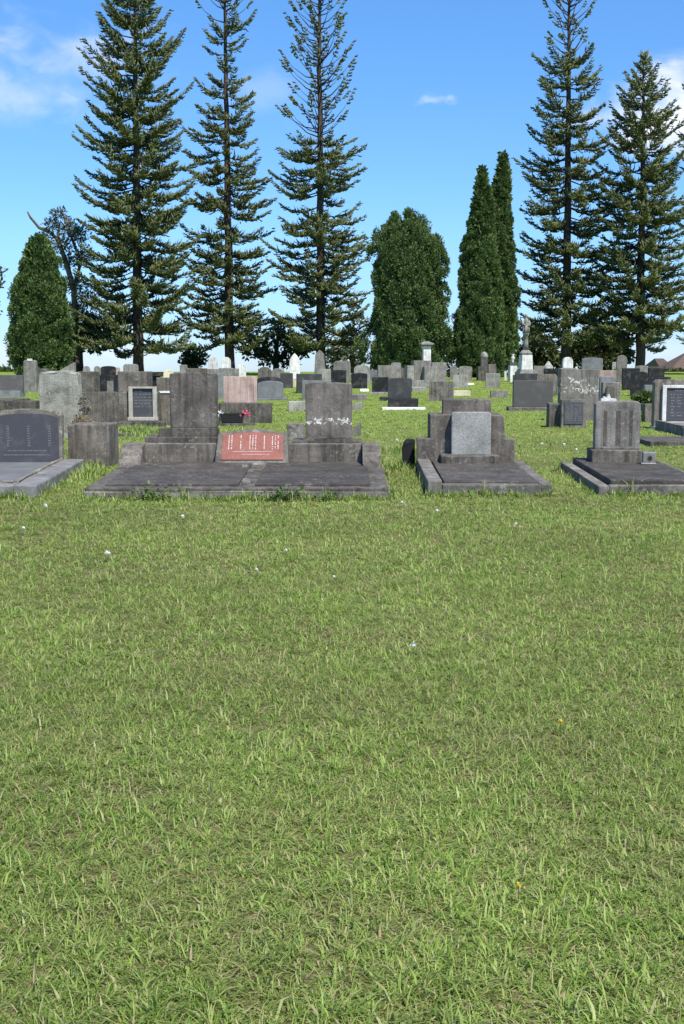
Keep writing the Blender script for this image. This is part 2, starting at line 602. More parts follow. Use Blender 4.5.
# ------------------------------------------------------------------ gravestone helpers
def outline(shape, w, h, a=None):
    x = w / 2
    if shape == 'flat':
        return [(-x, 0), (x, 0), (x, h), (-x, h)]
    if shape == 'arch':                      # shallow curved top
        a = a or .13 * w
        n = 14
        return [(-x, 0), (x, 0)] + [(x * math.cos(math.pi * i / n), h - a + a * math.sin(math.pi * i / n) ** .9) for i in range(n + 1)]
    if shape == 'round':
        n = 16
        return [(-x, 0), (x, 0)] + [(x * math.cos(math.pi * i / n), h - x + x * math.sin(math.pi * i / n)) for i in range(n + 1)]
    if shape == 'gothic':
        n = 8
        hs = h - w * .95
        P = [(-x, 0), (x, 0)]
        for i in range(n + 1):
            t = i / n
            P.append((x * (1 - t ** 1.7), hs + (h - hs) * t ** .85))
        for i in range(1, n + 1):
            t = 1 - i / n
            P.append((-x * (1 - t ** 1.7), hs + (h - hs) * t ** .85))
        return P
    if shape == 'shoulder':                  # raised curved centre between square shoulders
        s = a or .12 * h
        n = 10
        P = [(-x, 0), (x, 0), (x, h - s), (x * .72, h - s)]
        P += [(x * .72 * math.cos(math.pi * i / n), h - s + s * (.35 + .65 * math.sin(math.pi * i / n))) for i in range(n + 1)]
        return P + [(-x * .72, h - s), (-x, h - s)]
    if shape == 'gable':
        s = a or .12 * w
        return [(-x, 0), (x, 0), (x, h - s), (0, h), (-x, h - s)]
    if shape == 'taper':                     # obelisk-like
        return [(-x, 0), (x, 0), (x * .68, h * .86), (0, h), (-x * .68, h * .86)]
    if shape == 'clip':                      # clipped corners
        s = a or .12 * w
        return [(-x, 0), (x, 0), (x, h - s), (x - s, h), (-x + s, h), (-x, h - s)]
    if shape == 'slant':
        return [(-x, 0), (x, 0), (x, h), (-x * .2, h * .8), (-x, h * .45)]
    if shape == 'rough':
        P = [(-x, 0), (x * 1.05, 0)]
        for i in range(1, 7):
            P.append((x * (1.03 - .015 * i + random.uniform(-.03, .03)), h * .93 * i / 7))
        for i in range(9):
            t = i / 8
            P.append((x * (.93 - 1.86 * t), h * (.965 + .035 * math.sin(math.pi * t)) + random.uniform(-.008, .008)))
        for i in range(6, 0, -1):
            P.append((-x * (1.0 + random.uniform(-.03, .03)), h * .93 * i / 7))
        return P


def lettering(parent, cx, z0, z1, w, y, cols, rows, mat, hgt=.014, fill=.8, rowfill=.85, name='lettering'):
    """rows of small raised marks in columns: worn engraved lines of an inscription"""
    mb = MB()
    cw = w / cols
    for c in range(cols):
        for r in range(rows):
            if random.random() > rowfill:
                continue
            z = z1 - (r + .5) * (z1 - z0) / rows
            ln = cw * fill * random.uniform(.55, 1)
            x = cx - w / 2 + (c + .5) * cw - ln / 2
            end = x + ln
            while x < end:
                s = random.uniform(.6, 1.1) * hgt
                mb.box(x, x + s * .7, y - .0025, y + .001, z - hgt / 2, z - hgt / 2 + hgt * random.uniform(.75, 1.0))
                x += s * random.choice((1.0, 1.0, 1.15, 1.9))
    return mb.build(name, mat, parent)


def stone(label, x0, x1, yt, yb, mat, D=None, shape='flat', th=.12, cat='headstone', name=None, group=None, base=None, arch=None, yaw=None, lean=None, bev=.012, plaque=None, rough=0, step=None):
    """an upright gravestone placed from the photograph's rows and columns.
    base = (x0, x1, y_top, mat, depth): a plinth; plaque = (x0, x1, yt, yb, mat, frame_mat or None)"""
    D = D or Dof(yb)
    zg = gf(D)
    pl = pix(x0, (yt + yb) / 2, D); pr = pix(x1, (yt + yb) / 2, D)
    w = pr.x - pl.x
    cx = (pl.x + pr.x) / 2
    zt = pix(CX, yt, D).z
    name = name or 'headstone'
    z_on = 0.0
    yaw = random.gauss(0, R(3.2)) if yaw is None else yaw
    lean = random.gauss(0, R(1.6)) if lean is None else lean
    if base is None and plaque is None:
        mb = MB()
        prof = [(x, z if z > .001 else -.25) for x, z in outline(shape, w, zt - zg, arch)]
        mb.prism(prof, 0, th)
        o = mb.build(name, mat, None, bev, rough=rough)
        o.location = (cx, D, zg)
        o.rotation_euler = (lean, random.gauss(0, R(.6)), yaw)
        tag(o, label, cat, group)
        return o
    o = empty(name, (cx, D, zg), lean * .5, 0, yaw)
    tag(o, label, cat, group)
    if base is not None:
        bx0, bx1, byt, bmat, bdep = base
        q0 = pix(bx0, byt, D).x - cx; q1 = pix(bx1, byt, D).x - cx
        z_on = pix(CX, byt, D).z - zg
        MB().box(q0, q1, -(bdep - th) / 2, th + (bdep - th) / 2, -.25, z_on).build('plinth', bmat, o, bev)
    mb = MB()
    prof = outline(shape, w, zt - zg - z_on, arch)
    if base is None:
        prof = [(x, z if z > .001 else -.25) for x, z in prof]
    mb.prism(prof, 0, th)
    t = mb.build('tablet', mat, o, bev, rough=rough)
    t.location = (0, 0, z_on)
    if plaque is not None:
        ax0, ax1, ayt, ayb, pm, fm = plaque[:6]
        q0 = pix(ax0, ayt, D).x - cx; q1 = pix(ax1, ayt, D).x - cx
        za = pix(CX, ayb, D).z - zg; zb = pix(CX, ayt, D).z - zg
        if fm is not None:
            f = .055 * (q1 - q0) + .012
            m = MB()
            m.box(q0 - f, q0, -.035, .002, za - f, zb + f); m.box(q1, q1 + f, -.035, .002, za - f, zb + f)
            m.box(q0 - .001, q1 + .001, -.033, .002, zb, zb + f); m.box(q0 - f * 1.4, q1 + f * 1.4, -.05, .002, za - f * 1.6, za)
            m.build('plaque_frame', fm, o)
        p = MB().box(q0, q1, -.016, .004, za, zb).build('plaque', pm, o)
        if len(plaque) > 6:
            cols, rows, lm, hg = plaque[6:10]
            lettering(p, (q0 + q1) / 2, za + .12 * (zb - za), zb - .1 * (zb - za), (q1 - q0) * .86, -.017, cols, rows, lm, hg)
    return o


# ================================================================== FRONT ROW
SL = .030


def lx(px, D):
    return pix(px, 460, D).x


# ---- the double grave
D0 = 11.0
X0, X1 = -2.29, .425
XC = (X0 + X1) / 2
gv = empty('grave', (XC, D0, gf(D0)), SL)
tag(gv, 'wide double grave of dark concrete with two headstones and red plaque between', 'grave')
KEEP_OUT.append((X0, X1, D0, D0 + 2.55))
hx0, hx1 = X0 - XC, X1 - XC
ZT = .105
mb = MB()
mb.box(hx0, hx1, 0, 2.62, -.3, ZT - .03)
mb.build('plinth', KERB, gv, .012, rough=.002, cuts=3)
MB().box(hx0 + .012, hx1 - .012, .012, 2.60, ZT - .032, ZT).build('kerb', CONC_DK, gv, .008)
# two ledger slabs and the broken strip between
xm0, xm1 = lx(243, 11.2) - XC, lx(252, 11.2) - XC
MB().box(hx0 + .17, xm0 - .04, .14, 2.06, ZT - .01, ZT + .022).build('ledger_slab', SLAB, gv, .008)
MB().box(xm1 + .03, hx1 - .17, .14, 2.06, ZT - .01, ZT + .022).build('ledger_slab', SLAB, gv, .008)
cr = MB()
for i in range(7):                                                     # crumbled mortar between the slabs
    x = xm0 - .03 + random.uniform(0, .06); y = .25 + i * .25
    cr.box(x, x + random.uniform(.04, .09), y, y + random.uniform(.12, .3), ZT - .01, ZT + random.uniform(.006, .03), Matrix.Rotation(random.uniform(-.2, .2), 4, 'Z'))
cr.build('mortar_joint', KERB, gv, .004)
# back wall and steps
DW = 13.12
yw = DW - D0
wl, wr = lx(143, DW) - XC, lx(362, DW) - XC
MB().box(wl, wr, yw, yw + .16, ZT - .01, ZT + .20).build('back_wall', CONC, gv, .01, rough=.0015, cuts=2)
MB().box(wl, lx(219, DW + .1) - XC, yw + .14, yw + .46, ZT - .01, ZT + .262).build('step', CONC_DK, gv, .01)
MB().box(wr - .74, wr, yw + .14, yw + .46, ZT - .01, ZT + .222).build('step', CONC_DK, gv, .01)
# headstones
DH = 13.33
for (a, b, yt, yb, mat, lab) in ((171, 217.5, 372.5, 428, CONC_DK, 'tall plain streaked tablet'), (305.5, 352, 382.5, 438.5, SCRAWL2, 'tablet crossed by a band of white lichen')):
    xa, xb = lx(a, DH) - XC, lx(b, DH) - XC
    za = pix(CX, yb, DH).z - gf(D0) - SL * (DH - D0)
    zb = pix(CX, yt, DH).z - gf(D0) - SL * (DH - D0)
    cxh = (xa + xb) / 2
    hb = MB().prism(outline('arch', xb - xa, zb - za, .02), 0, .13)
    h = hb.build('headstone', mat, gv, .012, rough=.002, cuts=2)
    h.location = (cxh, DH - D0, za)
    h.rotation_euler = (R(-.8) - SL, 0, random.gauss(0, R(.5)))
    h['label'] = lab
    ex = .13 if a < 200 else .03
    MB().box(-(xb - xa) / 2 - ex * .9, (xb - xa) / 2 + .012, -.05, .17, -(za - ZT - .2), -.0005).build('base', CONC_DK, h, .008)
# end pillars with sloping faces
for (a, b, d1) in ((119.5, 141, 12.72), (362.5, 380.5, 12.6)):
    xa, xb = lx(a, 12.8) - XC, lx(b, 12.8) - XC
    y1 = d1 - D0
    yb_ = yw + .17
    MB().prism_x([(y1, ZT - .01), (yb_, ZT - .01), (yb_, ZT + .205), (yw - .06, ZT + .21), (yw - .16, ZT + .19), (y1 + .03, ZT + .035)], xa, xb).build('end_pillar', CONC, gv, .01, rough=.001)
# red plaque on its leaning block
zt_p = ZT + .335
pb = MB()
wb, wt = .385, .365
yb0, yt0 = 1.93, 2.19
prof = [(-wb, ZT), (wb, ZT), (wt, zt_p - .035), (.03, zt_p + .015), (-.03, zt_p + .015), (-wt, zt_p - .035)]
fr = [(x, yb0 + (z - ZT) / (zt_p - ZT) * (yt0 - yb0), z) for x, z in prof]
bk = [(x, max(yt0 + .10, 2.3), z if z > ZT else ZT) for x, z in prof]
n = len(prof)
pb.add(fr + bk, [tuple(range(n)), tuple(range(2 * n - 1, n - 1, -1))] + [(i, i + n, (i + 1) % n + n, (i + 1) % n) for i in range(n)])
ps = pb.build('plaque_stone', KERB, gv, .01)
ps.location.x = lx(252, 13.0) - XC
ang = math.atan2(yt0 - yb0, zt_p - ZT)
pe_z, pe_y = ZT + .045, yb0 + .045 / (zt_p - ZT) * (yt0 - yb0)
red = MB()
rw, rh = .325, .335
red.prism([(-rw, 0), (rw, 0), (rw * .965, rh - .02), (0, rh + .012), (-rw * .965, rh - .02)], -.012, .004)
rd = red.build('red_plaque', REDP, ps, .003)
rd.location = (.005, pe_y, pe_z)
rd.rotation_euler = (-ang, 0, 0)
mbl = MB()


def letters_into(mb, cx, z0, z1, w, y, rows, hgt, fill=.9):
    for r in range(rows):
        z = z1 - (r + .5) * (z1 - z0) / rows
        ln = w * fill * random.uniform(.7, 1)
        x = cx - ln / 2
        end = cx + ln / 2
        while x < end:
            s = random.uniform(.6, 1.1) * hgt
            mb.box(x, x + s * .65, y - .002, y + .001, z - hgt / 2, z - hgt / 2 + hgt * random.uniform(.7, 1.0))
            x += s * random.choice((1.0, 1.1, 1.6))


for cx_, k_ in ((-.235, 2), (-.125, 1), (0, 3), (.12, 1), (.235, 3)):
    for j in range(k_):
        xx = cx_ + (j - (k_ - 1) / 2) * .030
        for r in range(13):
            if random.random() < .88:
                zz = .295 - r * .0135 + random.uniform(-.002, .002)
                ww = random.uniform(.004, .011)
                mbl.box(xx - ww / 2, xx + ww / 2, -.014, -.011, zz - .0048, zz + .0048)
letters_into(mbl, .0, .085, .115, .50, -.0125, 1, .006)
letters_into(mbl, .03, .05, .08, .42, -.0125, 1, .006)
o = mbl.build('lettering', LETTER, rd)
# Blender keeps thing > part > sub-part: the lettering sits beside the plaque on its stone
o.parent = ps
o.location = rd.location
o.rotation_euler = rd.rotation_euler

# ---- the stepped single grave
D0 = 11.25
X0, X1 = .775, 1.90
XC = (X0 + X1) / 2
gv = empty('grave', (XC, D0, gf(D0)), SL, 0, R(-.6))
tag(gv, 'single grave with stepped concrete back wall and pale speckled granite tablet', 'grave')
KEEP_OUT.append((X0, X1, D0, D0 + 2.3))
hw_ = (X1 - X0) / 2
ZT = .11
MB().box(-hw_, -hw_ + .13, 0, 2.1, -.3, ZT + .03).build('kerb', KERB, gv, .012, rough=.0015, cuts=2)
MB().box(hw_ - .10, hw_, 0, 2.1, -.3, ZT).build('kerb', KERB, gv, .012, rough=.0015, cuts=2)
MB().box(-hw_ + .131, hw_ - .101, 0, .12, -.3, ZT - .005).build('kerb', KERB, gv, .012, rough=.0015, cuts=2)
MB().box(-hw_ + .155, hw_ - .11, .125, 2.0, -.2, ZT + .012).build('ledger_slab', SLAB, gv, .01)
DW = 13.2
yw = DW - D0
zof = lambda py, D: pix(CX, py, D).z - gf(D0) - SL * (D - D0)
a0, a1 = lx(415, DW) - XC, lx(513, DW) - XC
b0, b1 = lx(428, DW) - XC, lx(501, DW) - XC
z1, z2, z3 = zof(438, DW), zof(414.5, DW), zof(399, DW + .2)
MB().prism([(a0, -.3), (a1, -.3), (a1, z1 - .02), (b1 + .02, z1 - .005), (b1, z2 - .01), (b0, z2), (b0, z1), (a0, z1)], yw, yw + .16).build('stepped_wall', CONC, gv, .012, rough=.001)
MB().box(b0 + .004, b1 - .004, yw + .15, yw + .55, -.3, z2 - .014).build('rear_wall', CONC_DK, gv, .012)
c0, c1 = lx(440, DW + .2) - XC, lx(488, DW + .2) - XC
MB().box(c0, c1, yw + .165, yw + .33, -.3, z3).build('upper_wall', CONC, gv, .012)
d0, d1 = lx(439.5, 12.9) - XC, lx(498, 12.9) - XC
MB().box(d0, d1, 12.9 - D0, yw - .004, ZT - .01, zof(456, 12.9)).build('tablet_base', CONC_DK, gv, .012, rough=.001)
t0, t1 = lx(450, 13.02) - XC, lx(489.5, 13.02) - XC
tz = zof(456, 12.98)
tb = MB().prism(outline('clip', t1 - t0, zof(412.5, 13.02) - tz, .018), 0, .10).build('granite_tablet', GRANITE, gv, .01)
tb.location = ((t0 + t1) / 2, 13.085 - D0, tz)
tb.rotation_euler = (R(-1), 0, 0)

lw, lh = pix(415, 450, 13.42).x - pix(402.5, 450, 13.42).x, pix(CX, 439.5, 13.42).z - gf(13.42)  # plain black prism of undetermined kind beside the wall
lump = MB().prism([(-lw / 2, -.2), (lw / 2, -.2), (lw / 2, lh), (-lw * .15, lh), (-lw * .38, lh * .9), (-lw / 2, lh * .7)], 0, .16).build('black_shape', BLACKPOT, None, .02, rough=.003, cuts=2)
lump.location = (pix(408.8, 450, 13.42).x, 13.42, gf(13.42))
tag(lump, 'black upright shape with rounded shoulder standing in grass against the stepped wall', 'grave block')

# ---- the grave with the three-column headstone
D0 = 11.25
X0, X1 = 2.32, 3.40
XC = (X0 + X1) / 2
gv = empty('grave', (XC, D0, gf(D0)), SL, 0, R(-.5))
tag(gv, 'single dark grave whose grey headstone carries three brown vertical streaks', 'grave')
KEEP_OUT.append((X0, X1, D0, D0 + 2.2))
hw_ = (X1 - X0) / 2
ZT = .115
MB().box(-hw_, -hw_ + .10, 0, 2.1, -.3, ZT - .02).build('kerb', KERB, gv, .01, rough=.0015, cuts=2)
MB().box(-hw_ + .101, hw_, 0, .10, -.3, ZT - .02).build('kerb', KERB, gv, .01, rough=.0015, cuts=2)
MB().box(hw_ - .10, hw_, .101, 2.1, -.3, ZT - .02).build('kerb', KERB, gv, .01, rough=.0015, cuts=2)
MB().box(-hw_ + .13, hw_ - .12, .11, 2.1, -.2, ZT + .022).build('ledger_slab', SLAB, gv, .012)
DW = 13.0
zof = lambda py, D: pix(CX, py, D).z - gf(D0) - SL * (D - D0)
e0, e1 = lx(590.5, 12.9) - XC, lx(641, 12.9) - XC
bz = zof(450, 12.9)
MB().box(e0, e1, 12.9 - D0, 13.2 - D0, ZT - .01, bz).build('base', CONC, gv, .012, rough=.001)
h0, h1 = lx(592.5, 13.0) - XC, lx(637, 13.0) - XC
hz = zof(401, 13.0) - bz
hs = MB().prism(outline('clip', h1 - h0, hz, .03), 0, .14).build('headstone', GREYSTONE, gv, .012)
hs.location = ((h0 + h1) / 2, 12.97 - D0, bz)
hs.rotation_euler = (R(-1), 0, R(-1))
sm = MB()
for fx, ww in ((-.13, .035), (.005, .05), (.135, .032)):
    sm.box(fx - ww / 2, fx + ww / 2, -.003, .004, .04, hz * .80)
BROWN = stone_mat('brown_stain', (.125, .103, .085), (.075, .062, .052), (.19, .165, .14), .6, .2)
sm.build('recessed_panel', BROWN, hs)
# small vase block with a hole on the slab
vb = empty('vase_or_shadow_block', (pix(648.5, 460, 12.72).x, 12.72, gf(D0) + SL * (12.72 - D0) + ZT + .026), SL, 0, R(-6))
tag(vb, 'small square grey flower vase block standing on the slab beside the streaked headstone', 'vase')
MB().box(-.062, .062, -.05, .05, .012, .118).build('block', BLUEST, vb, .008)
MB().box(-.078, .066, -.064, .056, 0, .0118).build('foot', FRAMES, vb, .002)
hole = MB()
hole.lathe([(.024, 0), (.024, .006)], 14)
ho = hole.build('rosette', plain('rust', (.11, .05, .02)), vb)
ho.location = (.008, -.050, .062)
ho.rotation_euler = (R(90), 0, 0)
MB().lathe([(.011, 0), (.011, .003)], 12).build('hole', BLACKPOT, ho).location = (0, 0, .006)
# white jagged ornament on the headstone
orn = MB()
orn.prism([(-.085, 0), (.085, 0), (.08, .03), (.045, .038), (.025, .028), (.002, .085), (-.022, .035), (-.05, .06), (-.062, .03), (-.088, .038)], -.02, .03)
oo = orn.build('ornament', MARBLE, None, .006)
oo.location = (pix(608.5, 401, 13.05).x, 13.05, pix(CX, 401.8, 13.05).z)
oo.rotation_euler = (0, 0, R(8))
tag(oo, 'white jagged broken ornament lying on top of the streaked grey headstone', 'ornament')

# ---- the polished grave with arched black tablet
D0 = 11.08
X0, X1 = -3.95, -2.72
XC = (X0 + X1) / 2
gv = empty('grave', (XC, D0, gf(D0)), SL, 0, R(1.2))
tag(gv, 'blue grey kerbed grave with arched black tablet framed in yellow lichen', 'grave')
KEEP_OUT.append((X0, X1, D0, D0 + 2.5))
hw_ = (X1 - X0) / 2
ZT = .12
for bx in ((-hw_, -hw_ + .2, 0, 2.3), (hw_ - .21, hw_, 0, 2.3), (-hw_ + .201, hw_ - .211, 0, .16)):
    MB().box(*bx, -.3, ZT).build('kerb', BLUEKERB, gv, .012, rough=.0015, cuts=2)
yh = 13.25 - D0
zof = lambda py, D: pix(CX, py, D).z - gf(D0) - SL * (D - D0)
zb_ = zof(463, 13.2)
led = MB()
led.prism_x([(.165, -.1), (yh + .05, -.1), (yh + .05, zb_ + .005), (.165, ZT - .03)], -hw_ + .205, hw_ - .215)
led.build('ledger_slab', LEDGE, gv, .006)
edge = MB()
edge.box(hw_ - .235, hw_ - .205, .17, yh, ZT - .005, ZT + .022)
edge.box(-hw_ + .2, hw_ - .236, .145, .172, ZT - .005, ZT + .022)
edge.build('kerb_edging', YLICH, gv, .006, rough=.004, cuts=4)
f0, f1 = lx(-2, 13.25) - XC, lx(66.5, 13.25) - XC
fh = zof(409, 13.25) - zb_
fr = MB().prism([(x, z if z > .001 else -.2) for x, z in outline('arch', f1 - f0, fh, .062)], 0, .12).build('headstone', YLICH, gv, .01, rough=.002)
fr.location = ((f0 + f1) / 2, yh, zb_)
fr.rotation_euler = (R(-2), 0, 0)
tw = (f1 - f0) - .062
tbm = MB().prism(outline('arch', tw, fh - .045, .058), -.014, .003).build('black_tablet', PLAQ, fr, .003)
lm = MB()
for cx_, w_ in ((-.2, .03), (.02, .035), (.235, .035)):
    letters_into(lm, cx_, .17, .40, w_, -.0145, 9, .013)
letters_into(lm, .0, .11, .145, .5, -.0145, 1, .012)
letters_into(lm, .0, .065, .10, .56, -.0145, 1, .012)
lo_ = lm.build('lettering', LETTER_S, fr)

# ================================================================== SECOND ROWS
# block wall behind the arched tablet
ob = MB().box(lx(68, 13.75), lx(109, 13.75), 0, .62, -.25, pix(CX, 424.5, 13.75).z - gf(13.75)).build('concrete_block', CONC, None, .015, rough=.002, cuts=3)
ob.location = (0, 13.75, gf(13.75))
tag(ob, 'low square concrete block wall beside the arched black tablet', 'grave block')
ob2 = MB().box(lx(117, 20), lx(138, 20), 0, .3, -.2, pix(CX, 434, 20).z - gf(20)).build('concrete_kerb', CONC_DK, None, .012)
ob2.location = (0, 20, gf(20))
tag(ob2, 'low dark kerb stone half sunk in grass between block wall and double grave', 'kerb stone')

stone('large rough grey rock headstone coated in pale lichen', 38.5, 80, 370.5, 437, LICHEN, 19.5, 'rough', .22, bev=.03, rough=.006, lean=R(-1.5))
bk_ = MB()
for i in range(26):
    bk_.box(-.04, .04, -.03, .03, -.03, .03, Matrix.Translation((random.uniform(-.1, .12), random.uniform(-.1, .05), random.uniform(.3, .75) if i < 12 else random.uniform(0, .3))) @ Matrix.Rotation(random.uniform(0, 3), 4, Vector((random.random(), random.random(), random.random())).normalized()))
dd = MB()

# twin upright monument with a low wall joining the two
D = 23.2
c = pix(117, 425, D)
tm = empty('twin_monument', (c.x, D, gf(D)), R(.5), 0, R(1))
tag(tm, 'dark concrete monument of two uprights on one wall with framed slate plaque', 'monument')
q = lambda px: pix(px, 400, D).x - c.x
zq = lambda py: pix(CX, py, D).z - gf(D)
MB().box(q(78), q(158), 0, .3, -.25, zq(392)).build('wall', CONC, tm, .015, rough=.002, cuts=3)
MB().box(q(78), q(98), .02, .27, zq(392) - .01, zq(371.5)).build('upright', CONC, tm, .015)
MB().box(q(118), q(151), .02, .27, zq(392) - .01, zq(371.5)).build('upright', CONC, tm, .015)
MB().box(q(120), q(166), -.35, -.002, -.25, zq(421)).build('ledge', CONC_DK, tm, .012)
fm = MB()
fm.box(q(129), q(133), -.07, .002, zq(419), zq(386.5)); fm.box(q(153), q(157), -.07, .002, zq(419), zq(386.5))
fm.box(q(133) - .001, q(153) + .001, -.067, .002, zq(388.5), zq(386.6)); fm.box(q(128), q(158), -.1, .002, zq(420.5), zq(417))
fm.build('plaque_frame', FRAMES, tm, .006)
pq = MB().box(q(133), q(153), -.03, .004, zq(417), zq(388.5)).build('plaque', PLAQ, tm)
lettering(pq, q(143), zq(408), zq(389.5), q(152) - q(134), -.031, 4, 6, LETTER_G, .03, .8)
stone('narrow concrete headstone crossed by a thin white strip', 156.5, 175, 377.5, 427, CONC, 23.6, 'flat', .2, plaque=(159, 173, 391, 393, WHITE, None))
stone('pale round topped stone peeping above the white stripped headstone', 163, 173.5, 369.5, 400, SAND, 34, 'round', .15)
stone('black round topped stone showing through the gap of the twin monument', 101, 115.5, 366, 400, BLACK, 40, 'arch', .15, base=(98, 118, 375, BLACK, .4))
stone('small square grey stone inside the gap of the twin monument', 107, 113, 381, 397, GREYSTONE, 38)
stone('pale grey square stone rising above the framed slate plaque', 123, 138, 364, 390, GREYSTONE, 45, 'clip')
stone('low black slab topped stone next to the pale square stone', 148, 162.5, 372, 396, BLACK, 44, 'flat', .5, base=(151, 159, 376, BLACK, .3), cat='headstone')
stone('tiny pale rounded stone above the first upright of the twin monument', 83, 90, 366, 378, GREYSTONE, 70, 'round')
stone('tiny grey domed stone next to the black round topped stone', 94, 100.5, 366, 378, GREYSTONE, 66, 'round')
stone('small mauve grey stone between black and pale square stones', 115, 120, 367.5, 378, PINK, 68, 'clip')
stone('leaning pale slab raised behind the lichen coated rock', 53, 74, 362, 392, GREYSTONE, 42, 'slant', .3, cat='headstone')
# far edge of the cemetery, by the round dark conifer
stone('dark blue grey wide slab headstone on a pale step', 0, 23, 375, 397, DKGREY, None, 'flat', .2, base=(-3, 22, 390.5, BLUEST, .9))
stone('tall grey pillar headstone with a white tip under the round conifer', 23.5, 36, 360, 388, GREYSTONE, 48, 'clip', .35, plaque=(27, 32, 358.6, 361, MARBLE, None))
stone('squat brown grey stone beside the white tipped pillar', 36, 48, 369, 386, CONC, 52, 'flat', .3)
lk = MB().box(lx(-20, 26), lx(13, 26), 0, 1.6, -.2, pix(CX, 400, 26).z - gf(26)).build('grave_kerb', CONC_DK, None, .015)
lk.location = (0, 26, gf(26)); tag(lk, 'long dark grave surround below the blue grey slab headstone', 'grave kerb')
lk = MB().box(lx(14, 24.5), lx(37, 24.5), 0, .5, -.2, pix(CX, 401, 24.5).z - gf(24.5)).build('grave_kerb', CONC_DK, None, .015)  # kerb end, dark all over
lk.location = (0, 24.5, gf(24.5)); tag(lk, 'short dark kerb end touching the lichen coated rock', 'grave kerb')

# pink stone, its dark wall and the planter
stone('square pink granite headstone on a dark stained wall', 223.5, 257, 376.5, 426, PINK, 24.6, 'flat', .14, base=(219, 271.5, 403, CONC_DK, .5), yaw=R(1))
pk = empty('planter', (pix(233, 424, 23.6).x, 23.6, gf(23.6)), 0, 0, R(4))
tag(pk, 'black planter box holding pink and white artificial flowers', 'planter')
zpt = pix(CX, 413, 23.6).z - gf(23.6)
MB().prism([(-.21, .05), (.18, .05), (.22, zpt), (-.24, zpt)], -.1, .1).build('box', BLACKPOT, pk, .012)
MB().box(-.28, .42, -.14, .14, -.2, .045).build('stand', CONC_DK, pk, .01)


def bloom(mb, c, r, n=26):
    for _ in range(n):
        d = Vector((random.gauss(0, 1), random.gauss(0, 1), random.gauss(0, 1))).normalized()
        p = c + d * r * random.uniform(.45, 1)
        u = d.orthogonal().normalized() * r * .38
        w_ = d.cross(u).normalized() * r * .38
        mb.add([p - u, p + w_ * .9, p + u, p - w_ * .9], [(0, 1, 2, 3)])
        mb.add([p - u + d * r * .2, p + d * r * .35 + w_, p + u + d * r * .2], [(0, 1, 2)])


fp = MB()
for cxy in ((.13, -.06, zpt - .06), (.24, 0, zpt + .02), (.29, -.03, zpt - .03), (.21, -.08, zpt + .0)):
    bloom(fp, Vector(cxy), .045)
fp.build('pink_flower', PETAL_P, pk)
fp = MB()
for cxy in ((-.24, -.03, zpt + .01), (-.19, -.06, zpt - .03), (-.27, .0, zpt - .05)):
    bloom(fp, Vector(cxy), .042)
fp.build('white_flower', PETAL_W, pk)
fp = MB()
for i in range(30):
    a = random.uniform(0, 6.28); rr = random.uniform(.05, .25)
    p = Vector((math.cos(a) * rr, math.sin(a) * .1, zpt - .02)); d = Vector((math.cos(a) * .06, random.uniform(-.08, 0), random.uniform(.01, .08)))
    s = d.orthogonal().normalized() * .02
    fp.add([p - s, p + s, p + d], [(0, 1, 2)])
fp.build('foliage', STEMG, pk)

stone('blue grey granite headstone with shallow arch in front of a black one', 257.5, 283, 381, 400, BLUEST, None, 'arch', .16, base=(255, 287, 398, BLUEST, .45))
stone('black curved stone edge showing over the blue grey arched headstone', 257.5, 281, 376.5, 396, BLACK, 41.5, 'arch', .18)
stone('dark grey wide headstone behind the arched one', 280, 292.5, 373, 388, CHAR, None, 'flat', .18)
stone('small cream stone set against a dark grey headstone', 291, 297, 378.5, 387, SAND, None, 'flat', .16)
stone('charcoal headstone with sloping top behind the lichen banded tablet', 297, 322, 374, 394.5, CHAR, 46, 'flat', .3)
stone('blue grey thin slab headstone in the shade of the charcoal one', 302, 331, 380.5, 396, BLUEST, 40, 'flat', .18)
stone('low lichen spotted block lying in the grass by the lichen banded tablet', 288.5, 307, 401, 411, LICHEN, None, 'flat', .35, cat='grave block', name='stone_block', bev=.03)
stone('pale blue narrow stone between dark tablet and pink headstone', 217, 224, 373, 394, BLUEST, 40, 'flat', .15)
kb = MB().box(lx(287, 18.6), lx(304, 18.6), 0, .35, -.2, pix(CX, 424, 18.6).z - gf(18.6)).build('kerb_stone', KERB, None, .012)
kb.location = (0, 18.6, gf(18.6)); tag(kb, 'short kerb stone in grass just behind the red plaque', 'kerb stone')
stone('short dark footstone tucked beside the lichen banded tablet', 352, 360, 424, 437, KERB, 20, 'slant', .3, cat='footstone', name='footstone')

# skyline of old marble stones beneath the pines
stone('white marble round headed stone above the tall streaked tablet', 208.5, 217.5, 356.5, 380, MARBLE, 62, 'round', .16, base=(206, 219, 369, GREYSTONE, .4))
stone('weathered white marble stone next to the second pine trunk', 221.5, 231, 357, 382, MARBLE, 66, 'round', .16, base=(219, 233, 368, GREYSTONE, .4))
stone('low white marble stone above the pink headstone', 238, 246, 364.5, 382, MARBLE, 64, 'clip', .15)
stone('grey horizontal block stone between the marble stones', 218, 238, 368.5, 384, GREYSTONE, 58, 'flat', .3)
stone('tiny pale stone with stepped outline over the narrow concrete headstone', 180, 187.5, 365, 380, GREYSTONE, 60, 'flat', .15)
stone('long grey low stone behind the tall streaked tablet', 186, 207, 368.5, 384, CONC, 56, 'flat', .25)
stone('brown lichen stone showing over the blue grey arched headstone', 258, 270.5, 367, 382, CONC, 62, 'shoulder', .2)
stone('grey scalloped stone next to the brown lichen stone', 271, 284, 368.5, 384, GREYSTONE, 58, 'shoulder', .2)
stone('pointed white marble stone streaked black under the third pine', 289.5, 300, 353, 382, MARBLE, 64, 'gothic', .18)
stone('tall pointed grey obelisk stone against the third pine', 313.5, 326, 350, 384, GREYSTONE, 66, 'taper', .35)
